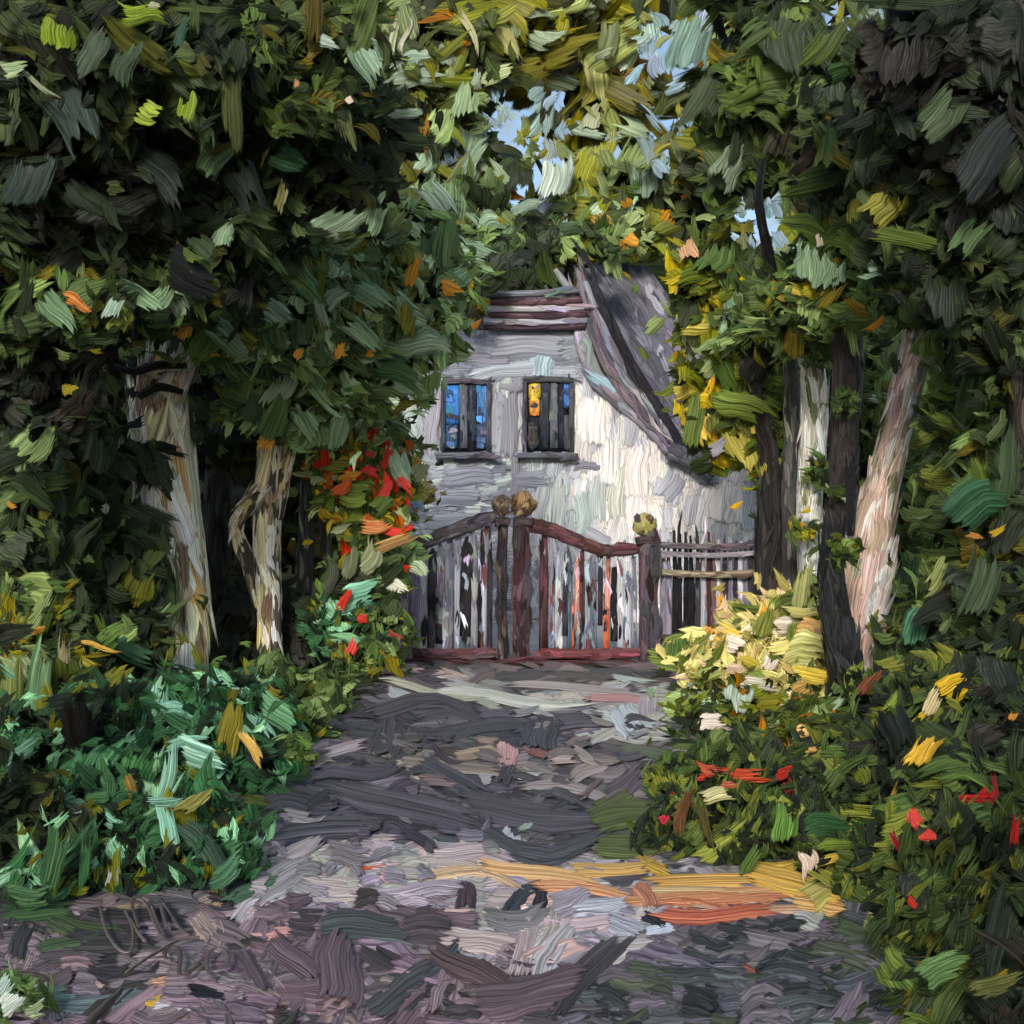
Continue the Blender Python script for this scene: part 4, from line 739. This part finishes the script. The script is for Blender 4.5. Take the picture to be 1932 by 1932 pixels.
plant('fern_clump', 'fern', 'lush emerald fern clump with mint coloured strap leaves left of the path', (330, 8), [
 (420,1310,110,46,10.6,'emerald',(60,20),dict(ang=(-10,35))), (300,1330,120,60,10,'emerald',(62,22),dict(ang=(-5,40))), (480,1360,80,60,9.8,'emerald',(60,22),dict(ang=(-40,30))), (180,1380,110,90,9.4,'emerald',(64,24)), (350,1430,120,80,8.8,'emerald',(66,24)), (470,1450,80,60,8.8,'emerald',(62,22)), (230,1510,130,80,8,'emerald',(66,24)), (370,1550,110,80,7.6,'emerald',(66,24),dict(ang=(60,40))), (430,1620,60,50,7.0,'emerald',(60,24),dict(ang=(50,30))), (560,1360,60,40,10.4,'mid',(50,20)), (550,1420,40,34,9.4,'mid',(50,20)), (300,1640,110,50,6.9,'emerald',(60,22),dict(ang=(85,30))), (520,1290,70,40,11.6,'mid',(50,20)), (620,1290,60,30,12.2,'mid',(44,18)), (630,1330,30,22,11.5,'deep',(40,16)), (260,1590,60,34,6.9,'black',(60,26))], None, nsingle=200, gain=1.2)
plant('left_undergrowth', 'bush', 'mixed dark and olive undergrowth along the left edge below the thicket', (60, 8), [
 (60,1180,100,80,10.4,'mid',(66,26)), (60,1290,100,80,9.8,'oliveg',(70,28),dict(ang=(80,35))), (150,1250,80,70,10.4,'mid',(66,26)), (60,1420,100,90,9,'emerald',(66,26)), (40,1540,90,80,7.9,'dark',(70,28)), (130,1600,90,50,7.1,'dark',(70,26)), (60,1660,110,50,6.6,'emerald',(70,24),dict(ang=(60,40))), (160,1640,60,46,6.7,'emerald',(66,22),dict(ang=(85,20))), (-110,1300,110,400,9,'dark',(80,34)), (250,1200,90,60,11.6,'dark',(60,24))], None, nsingle=110, gain=1.2)
plant('white_edged_plant', 'plant', 'small plant with white and green leaves in the bottom left corner', (20, 4.5), [
 (20,1890,60,46,4.6,'sage',(44,18)), (-50,1900,50,60,4.6,'sage',(44,18))], None, nsingle=30, gain=1.7)
# the wood that closes the view far behind
st = Strokes(6, 3)
for X in range(-400, 2400, 210):
    for Yy in (-40, 150, 330, 520, 700, 880, 1060):
        if 740 < X < 1560 and 130 < Yy < 480 : continue
        p = 'dark' if X < 700 or X > 1500 else 'oliveg'
        mass(st, st, X + rng.uniform(-30, 30), Yy + rng.uniform(-20, 20), 160, 140, rng.uniform(31, 36), p, L=90, W=44, cover=3)
ALL_far = len(ALL)
far = st.build('distant_wood', M_solid, None, kind='stuff', label=None)
tag(far, 'mass of dark foliage of the wood closing the view behind the house', 'wood')

def front(x, y):
    """foremost foliage surface seen at a spot of the photograph: (distance, plant)"""
    d = at(x, y, 1.) - [0, 0, EYE]; best = (1e9, None)
    for c, r, o in ALL:
        if o is None: continue
        oc = (np.array([0, 0, EYE]) - c) / r; dd = d / r
        A, B_, C_ = dd @ dd, 2 * oc @ dd, oc @ oc - 1
        disc = B_ * B_ - 4 * A * C_
        if disc <= 0: continue
        t = (-B_ - math.sqrt(disc)) / 2 / A
        if 0 < t < best[0]: best = (t, o)
    return best
SV = [((104,130,124),(150,172,168),3), ((110,136,150),(156,178,196),2), ((92,110,70),(140,150,100),2), ((110,112,36),(150,146,60),1)]
for gx, gy, ga, gb in GAPS:            # silvery sprays hanging loose in the openings
    k = int(ga * gb / 330) + 2; root = bpy.data.objects['olive_tree']; th = rng.uniform(0, 6.3, k); rr = np.sqrt(rng.random(k)) * 1.15
    s_ = LEAVES.setdefault(('olive_tree', 'leaf'), Strokes(13, 6)); c1, c2 = pick(SV, k, .1)
    s_.addpx(gx + ga * rr * np.cos(th), gy + gb * rr * np.sin(th), rng.uniform(30, 150, k), rng.uniform(30, 80, k), rng.uniform(16, 36, k), c1, c2, lambda x, y, l: at(x, y, 22.6 - l + (np.asarray(y) - 300) * .002), bend=rng.normal(0, .4, k), scale=.0097, thick=.1, rag=.3)
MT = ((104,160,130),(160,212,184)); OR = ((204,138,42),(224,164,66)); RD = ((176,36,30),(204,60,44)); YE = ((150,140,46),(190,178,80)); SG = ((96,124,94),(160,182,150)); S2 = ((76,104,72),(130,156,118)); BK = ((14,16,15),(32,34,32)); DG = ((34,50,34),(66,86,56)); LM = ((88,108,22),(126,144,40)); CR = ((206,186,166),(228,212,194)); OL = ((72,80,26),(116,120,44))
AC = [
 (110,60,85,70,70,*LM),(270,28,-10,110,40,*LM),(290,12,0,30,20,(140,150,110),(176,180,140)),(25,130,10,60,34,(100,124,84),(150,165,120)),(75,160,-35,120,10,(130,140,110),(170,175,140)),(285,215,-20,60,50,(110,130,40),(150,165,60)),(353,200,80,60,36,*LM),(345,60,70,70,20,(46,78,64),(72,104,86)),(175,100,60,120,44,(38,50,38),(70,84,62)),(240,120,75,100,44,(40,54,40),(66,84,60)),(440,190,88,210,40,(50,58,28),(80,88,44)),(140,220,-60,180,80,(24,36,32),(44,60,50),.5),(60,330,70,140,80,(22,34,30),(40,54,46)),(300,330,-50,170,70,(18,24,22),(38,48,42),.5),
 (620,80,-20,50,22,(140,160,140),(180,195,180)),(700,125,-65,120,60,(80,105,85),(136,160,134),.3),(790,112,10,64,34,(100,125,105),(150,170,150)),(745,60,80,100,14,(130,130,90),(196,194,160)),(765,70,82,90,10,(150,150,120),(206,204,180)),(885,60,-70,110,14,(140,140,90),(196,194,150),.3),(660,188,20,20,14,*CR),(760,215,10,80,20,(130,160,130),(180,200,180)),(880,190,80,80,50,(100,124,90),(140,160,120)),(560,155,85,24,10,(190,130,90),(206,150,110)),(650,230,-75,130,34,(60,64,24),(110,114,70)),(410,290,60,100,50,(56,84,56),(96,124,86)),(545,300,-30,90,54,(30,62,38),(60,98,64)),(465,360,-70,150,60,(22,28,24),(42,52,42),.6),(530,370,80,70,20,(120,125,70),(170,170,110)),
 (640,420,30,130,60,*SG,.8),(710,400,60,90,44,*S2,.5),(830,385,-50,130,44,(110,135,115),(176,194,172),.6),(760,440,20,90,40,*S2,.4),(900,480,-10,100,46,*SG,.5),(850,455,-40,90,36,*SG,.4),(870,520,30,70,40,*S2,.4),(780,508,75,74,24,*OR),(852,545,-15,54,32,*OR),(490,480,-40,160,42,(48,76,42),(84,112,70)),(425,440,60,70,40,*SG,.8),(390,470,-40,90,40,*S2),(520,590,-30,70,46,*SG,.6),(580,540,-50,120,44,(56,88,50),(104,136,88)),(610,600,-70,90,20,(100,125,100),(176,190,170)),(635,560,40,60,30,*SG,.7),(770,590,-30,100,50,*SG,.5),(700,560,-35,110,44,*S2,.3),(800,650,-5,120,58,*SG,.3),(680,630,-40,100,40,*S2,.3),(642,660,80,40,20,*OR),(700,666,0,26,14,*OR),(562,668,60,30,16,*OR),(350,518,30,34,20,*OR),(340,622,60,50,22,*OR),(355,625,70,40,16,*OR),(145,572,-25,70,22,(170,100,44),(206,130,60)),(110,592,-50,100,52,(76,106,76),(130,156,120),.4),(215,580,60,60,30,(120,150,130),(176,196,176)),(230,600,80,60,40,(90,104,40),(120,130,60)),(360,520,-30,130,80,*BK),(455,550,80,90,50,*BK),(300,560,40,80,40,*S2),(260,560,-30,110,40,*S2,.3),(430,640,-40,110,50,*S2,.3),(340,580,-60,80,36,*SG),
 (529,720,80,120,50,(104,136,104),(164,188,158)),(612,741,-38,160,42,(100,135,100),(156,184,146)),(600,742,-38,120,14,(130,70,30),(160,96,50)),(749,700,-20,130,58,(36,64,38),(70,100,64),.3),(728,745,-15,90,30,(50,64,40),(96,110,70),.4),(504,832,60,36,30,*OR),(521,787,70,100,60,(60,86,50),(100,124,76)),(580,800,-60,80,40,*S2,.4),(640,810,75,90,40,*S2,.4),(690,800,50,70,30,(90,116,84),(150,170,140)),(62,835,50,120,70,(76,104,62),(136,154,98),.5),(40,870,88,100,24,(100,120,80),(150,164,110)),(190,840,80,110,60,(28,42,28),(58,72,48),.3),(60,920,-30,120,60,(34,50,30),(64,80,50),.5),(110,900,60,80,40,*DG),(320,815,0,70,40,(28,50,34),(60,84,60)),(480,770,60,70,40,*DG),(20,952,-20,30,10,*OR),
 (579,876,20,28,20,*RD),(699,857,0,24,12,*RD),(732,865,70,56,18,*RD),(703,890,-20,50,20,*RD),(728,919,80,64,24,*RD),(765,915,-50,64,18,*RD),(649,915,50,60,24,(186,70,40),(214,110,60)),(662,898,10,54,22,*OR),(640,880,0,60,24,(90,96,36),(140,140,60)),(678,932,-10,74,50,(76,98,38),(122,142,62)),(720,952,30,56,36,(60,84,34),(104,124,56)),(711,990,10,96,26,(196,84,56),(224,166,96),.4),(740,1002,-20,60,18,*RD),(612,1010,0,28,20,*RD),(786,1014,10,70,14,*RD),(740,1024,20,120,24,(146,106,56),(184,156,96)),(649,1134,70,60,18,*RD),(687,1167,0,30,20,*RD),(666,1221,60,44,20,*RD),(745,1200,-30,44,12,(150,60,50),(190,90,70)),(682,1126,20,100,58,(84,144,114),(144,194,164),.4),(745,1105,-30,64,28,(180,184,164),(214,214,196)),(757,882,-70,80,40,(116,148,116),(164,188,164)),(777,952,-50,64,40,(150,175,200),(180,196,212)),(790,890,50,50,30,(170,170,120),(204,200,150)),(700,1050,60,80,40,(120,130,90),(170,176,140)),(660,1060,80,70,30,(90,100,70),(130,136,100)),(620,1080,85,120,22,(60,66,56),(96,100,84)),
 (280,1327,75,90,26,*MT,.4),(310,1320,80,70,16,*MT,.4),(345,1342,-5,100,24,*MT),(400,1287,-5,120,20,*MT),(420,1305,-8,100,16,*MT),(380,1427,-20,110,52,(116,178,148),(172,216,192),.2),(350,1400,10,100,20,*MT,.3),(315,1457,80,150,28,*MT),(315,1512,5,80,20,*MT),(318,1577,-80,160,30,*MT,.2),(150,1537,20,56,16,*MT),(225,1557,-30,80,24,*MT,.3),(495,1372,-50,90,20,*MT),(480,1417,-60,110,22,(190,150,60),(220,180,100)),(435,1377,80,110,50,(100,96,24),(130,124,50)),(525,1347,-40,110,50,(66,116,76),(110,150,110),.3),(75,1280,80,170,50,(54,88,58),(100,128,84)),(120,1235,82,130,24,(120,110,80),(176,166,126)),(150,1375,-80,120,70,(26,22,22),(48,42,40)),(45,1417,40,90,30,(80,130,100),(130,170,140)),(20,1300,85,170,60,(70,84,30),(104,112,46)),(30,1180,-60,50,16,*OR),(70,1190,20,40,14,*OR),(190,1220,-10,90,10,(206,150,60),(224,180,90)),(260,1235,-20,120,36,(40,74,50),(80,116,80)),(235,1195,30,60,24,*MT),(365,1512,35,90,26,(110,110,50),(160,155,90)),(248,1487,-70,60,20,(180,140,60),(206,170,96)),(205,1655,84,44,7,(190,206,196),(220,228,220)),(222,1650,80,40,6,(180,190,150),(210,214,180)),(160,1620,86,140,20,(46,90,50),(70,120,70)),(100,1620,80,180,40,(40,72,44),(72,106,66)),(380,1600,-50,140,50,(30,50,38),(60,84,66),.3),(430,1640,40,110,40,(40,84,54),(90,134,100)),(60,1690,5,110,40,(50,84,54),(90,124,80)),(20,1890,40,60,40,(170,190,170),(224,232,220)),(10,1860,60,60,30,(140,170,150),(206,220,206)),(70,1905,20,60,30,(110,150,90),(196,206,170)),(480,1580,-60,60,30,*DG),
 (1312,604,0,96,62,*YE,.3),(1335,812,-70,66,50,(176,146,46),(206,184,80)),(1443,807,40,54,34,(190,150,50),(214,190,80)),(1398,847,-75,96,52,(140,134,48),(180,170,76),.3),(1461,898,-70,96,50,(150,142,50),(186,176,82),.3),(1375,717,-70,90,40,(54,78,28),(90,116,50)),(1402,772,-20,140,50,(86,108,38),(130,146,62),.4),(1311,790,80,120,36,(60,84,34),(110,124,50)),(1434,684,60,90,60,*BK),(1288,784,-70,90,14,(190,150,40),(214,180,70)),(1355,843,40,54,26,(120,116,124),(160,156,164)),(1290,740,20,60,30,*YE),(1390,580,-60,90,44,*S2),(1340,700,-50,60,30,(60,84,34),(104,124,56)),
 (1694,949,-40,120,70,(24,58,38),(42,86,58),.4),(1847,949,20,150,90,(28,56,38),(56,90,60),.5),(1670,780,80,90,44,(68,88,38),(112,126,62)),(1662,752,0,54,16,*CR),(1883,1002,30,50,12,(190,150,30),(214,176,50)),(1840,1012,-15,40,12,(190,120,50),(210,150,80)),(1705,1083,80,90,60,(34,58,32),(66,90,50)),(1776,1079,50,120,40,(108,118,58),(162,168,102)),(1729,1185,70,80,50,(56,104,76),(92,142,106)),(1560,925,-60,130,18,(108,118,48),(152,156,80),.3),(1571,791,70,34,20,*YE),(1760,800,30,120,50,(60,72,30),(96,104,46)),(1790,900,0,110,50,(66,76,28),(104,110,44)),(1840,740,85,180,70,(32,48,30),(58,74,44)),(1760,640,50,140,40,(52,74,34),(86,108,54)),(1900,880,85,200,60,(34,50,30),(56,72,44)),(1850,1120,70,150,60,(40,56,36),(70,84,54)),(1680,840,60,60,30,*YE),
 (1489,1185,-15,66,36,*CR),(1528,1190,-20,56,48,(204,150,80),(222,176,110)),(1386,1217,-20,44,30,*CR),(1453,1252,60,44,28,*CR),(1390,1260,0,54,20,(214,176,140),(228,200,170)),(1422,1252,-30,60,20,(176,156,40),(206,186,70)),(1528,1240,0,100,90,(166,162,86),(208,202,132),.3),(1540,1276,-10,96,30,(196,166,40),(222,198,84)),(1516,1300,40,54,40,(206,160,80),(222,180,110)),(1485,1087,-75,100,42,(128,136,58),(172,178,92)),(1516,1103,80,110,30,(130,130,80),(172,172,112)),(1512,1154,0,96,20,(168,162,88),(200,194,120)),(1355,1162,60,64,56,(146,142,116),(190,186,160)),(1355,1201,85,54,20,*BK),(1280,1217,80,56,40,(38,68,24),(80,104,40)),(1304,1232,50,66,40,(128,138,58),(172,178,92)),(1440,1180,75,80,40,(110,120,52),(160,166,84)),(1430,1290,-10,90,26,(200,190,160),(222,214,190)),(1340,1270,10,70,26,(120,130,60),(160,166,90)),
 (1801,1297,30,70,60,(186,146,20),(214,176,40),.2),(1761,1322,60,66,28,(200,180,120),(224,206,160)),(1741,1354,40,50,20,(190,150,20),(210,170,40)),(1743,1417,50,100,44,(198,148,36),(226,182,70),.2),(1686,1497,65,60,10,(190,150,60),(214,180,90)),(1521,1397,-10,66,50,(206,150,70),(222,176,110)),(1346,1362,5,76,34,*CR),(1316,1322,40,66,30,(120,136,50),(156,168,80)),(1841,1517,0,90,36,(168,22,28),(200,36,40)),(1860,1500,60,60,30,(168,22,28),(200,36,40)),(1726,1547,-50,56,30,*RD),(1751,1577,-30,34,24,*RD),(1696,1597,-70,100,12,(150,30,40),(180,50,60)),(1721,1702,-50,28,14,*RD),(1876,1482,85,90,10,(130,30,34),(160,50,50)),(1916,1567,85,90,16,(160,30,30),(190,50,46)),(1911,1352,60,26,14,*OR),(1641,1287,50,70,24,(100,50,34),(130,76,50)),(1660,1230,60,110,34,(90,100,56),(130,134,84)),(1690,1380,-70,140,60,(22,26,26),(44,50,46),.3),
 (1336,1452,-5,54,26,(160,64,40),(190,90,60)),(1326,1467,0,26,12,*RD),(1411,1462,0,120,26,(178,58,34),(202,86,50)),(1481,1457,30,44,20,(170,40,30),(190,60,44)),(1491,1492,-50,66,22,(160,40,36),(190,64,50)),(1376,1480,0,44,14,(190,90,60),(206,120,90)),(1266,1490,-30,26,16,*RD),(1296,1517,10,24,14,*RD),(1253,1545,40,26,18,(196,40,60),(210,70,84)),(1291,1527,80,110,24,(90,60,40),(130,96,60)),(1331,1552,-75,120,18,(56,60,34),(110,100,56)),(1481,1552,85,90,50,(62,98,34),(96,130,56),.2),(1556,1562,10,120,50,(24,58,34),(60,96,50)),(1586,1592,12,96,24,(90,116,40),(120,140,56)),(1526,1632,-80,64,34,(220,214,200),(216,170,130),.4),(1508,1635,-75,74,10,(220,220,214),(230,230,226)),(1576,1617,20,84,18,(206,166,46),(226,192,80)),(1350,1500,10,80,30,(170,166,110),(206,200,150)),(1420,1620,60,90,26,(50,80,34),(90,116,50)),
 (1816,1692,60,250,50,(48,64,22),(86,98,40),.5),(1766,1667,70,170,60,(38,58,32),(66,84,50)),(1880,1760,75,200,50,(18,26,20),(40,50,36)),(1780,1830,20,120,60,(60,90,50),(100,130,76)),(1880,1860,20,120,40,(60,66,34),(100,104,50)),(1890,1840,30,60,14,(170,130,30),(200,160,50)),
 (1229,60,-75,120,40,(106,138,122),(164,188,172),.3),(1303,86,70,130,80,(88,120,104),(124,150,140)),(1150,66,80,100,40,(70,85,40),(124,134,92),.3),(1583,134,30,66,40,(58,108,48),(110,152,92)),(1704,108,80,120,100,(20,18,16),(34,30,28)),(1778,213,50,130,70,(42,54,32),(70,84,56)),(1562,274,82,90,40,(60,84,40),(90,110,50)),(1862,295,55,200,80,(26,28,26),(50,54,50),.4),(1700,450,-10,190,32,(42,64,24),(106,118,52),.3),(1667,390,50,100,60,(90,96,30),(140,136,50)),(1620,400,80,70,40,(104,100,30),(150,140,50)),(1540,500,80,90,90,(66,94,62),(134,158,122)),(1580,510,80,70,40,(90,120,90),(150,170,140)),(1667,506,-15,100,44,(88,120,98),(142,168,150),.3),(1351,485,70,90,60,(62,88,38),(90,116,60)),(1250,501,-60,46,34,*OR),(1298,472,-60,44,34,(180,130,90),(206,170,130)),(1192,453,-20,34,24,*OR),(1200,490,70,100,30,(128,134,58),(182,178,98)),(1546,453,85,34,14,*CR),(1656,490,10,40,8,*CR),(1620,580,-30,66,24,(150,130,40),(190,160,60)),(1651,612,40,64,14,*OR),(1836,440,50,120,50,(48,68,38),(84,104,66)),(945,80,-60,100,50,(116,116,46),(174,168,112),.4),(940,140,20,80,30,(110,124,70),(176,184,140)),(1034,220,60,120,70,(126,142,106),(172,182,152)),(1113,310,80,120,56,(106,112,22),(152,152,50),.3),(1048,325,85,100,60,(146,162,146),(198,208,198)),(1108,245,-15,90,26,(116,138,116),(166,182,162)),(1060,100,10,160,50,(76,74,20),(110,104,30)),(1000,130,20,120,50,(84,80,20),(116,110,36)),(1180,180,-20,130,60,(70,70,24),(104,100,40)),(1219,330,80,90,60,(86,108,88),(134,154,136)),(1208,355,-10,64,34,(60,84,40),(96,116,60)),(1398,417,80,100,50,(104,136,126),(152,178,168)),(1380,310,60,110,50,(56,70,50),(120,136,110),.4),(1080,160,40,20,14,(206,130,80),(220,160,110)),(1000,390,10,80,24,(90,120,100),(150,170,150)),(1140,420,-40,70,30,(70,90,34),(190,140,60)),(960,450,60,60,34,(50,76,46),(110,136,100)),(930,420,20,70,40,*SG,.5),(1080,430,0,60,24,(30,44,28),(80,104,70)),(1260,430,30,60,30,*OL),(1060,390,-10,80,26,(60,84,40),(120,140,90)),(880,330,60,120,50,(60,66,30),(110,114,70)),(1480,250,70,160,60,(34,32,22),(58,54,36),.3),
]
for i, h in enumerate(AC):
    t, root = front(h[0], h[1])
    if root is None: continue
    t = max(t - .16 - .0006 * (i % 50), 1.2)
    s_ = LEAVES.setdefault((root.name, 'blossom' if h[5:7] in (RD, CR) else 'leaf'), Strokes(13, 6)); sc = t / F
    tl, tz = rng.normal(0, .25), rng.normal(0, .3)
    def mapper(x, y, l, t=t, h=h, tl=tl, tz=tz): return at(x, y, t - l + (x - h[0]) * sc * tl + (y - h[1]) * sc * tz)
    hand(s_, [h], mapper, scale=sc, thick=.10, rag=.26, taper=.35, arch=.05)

for root, st, st2, leaf, ns in PL:
    for kk, mm in (('leaf', M_leaf), ('blossom', M_petal)):
        if (root.name, kk) in LEAVES:
            LEAVES[root.name, kk].build(kk, mm, root, single=kk, nsingle=290)
            if kk == 'leaf': ns = min(ns, 290 - LEAVES[root.name, kk].n())
    st.build('foliage', M_leaf, root, single=leaf, nsingle=max(ns, 0))
    st2.build('small_leaves', M_solid, root)
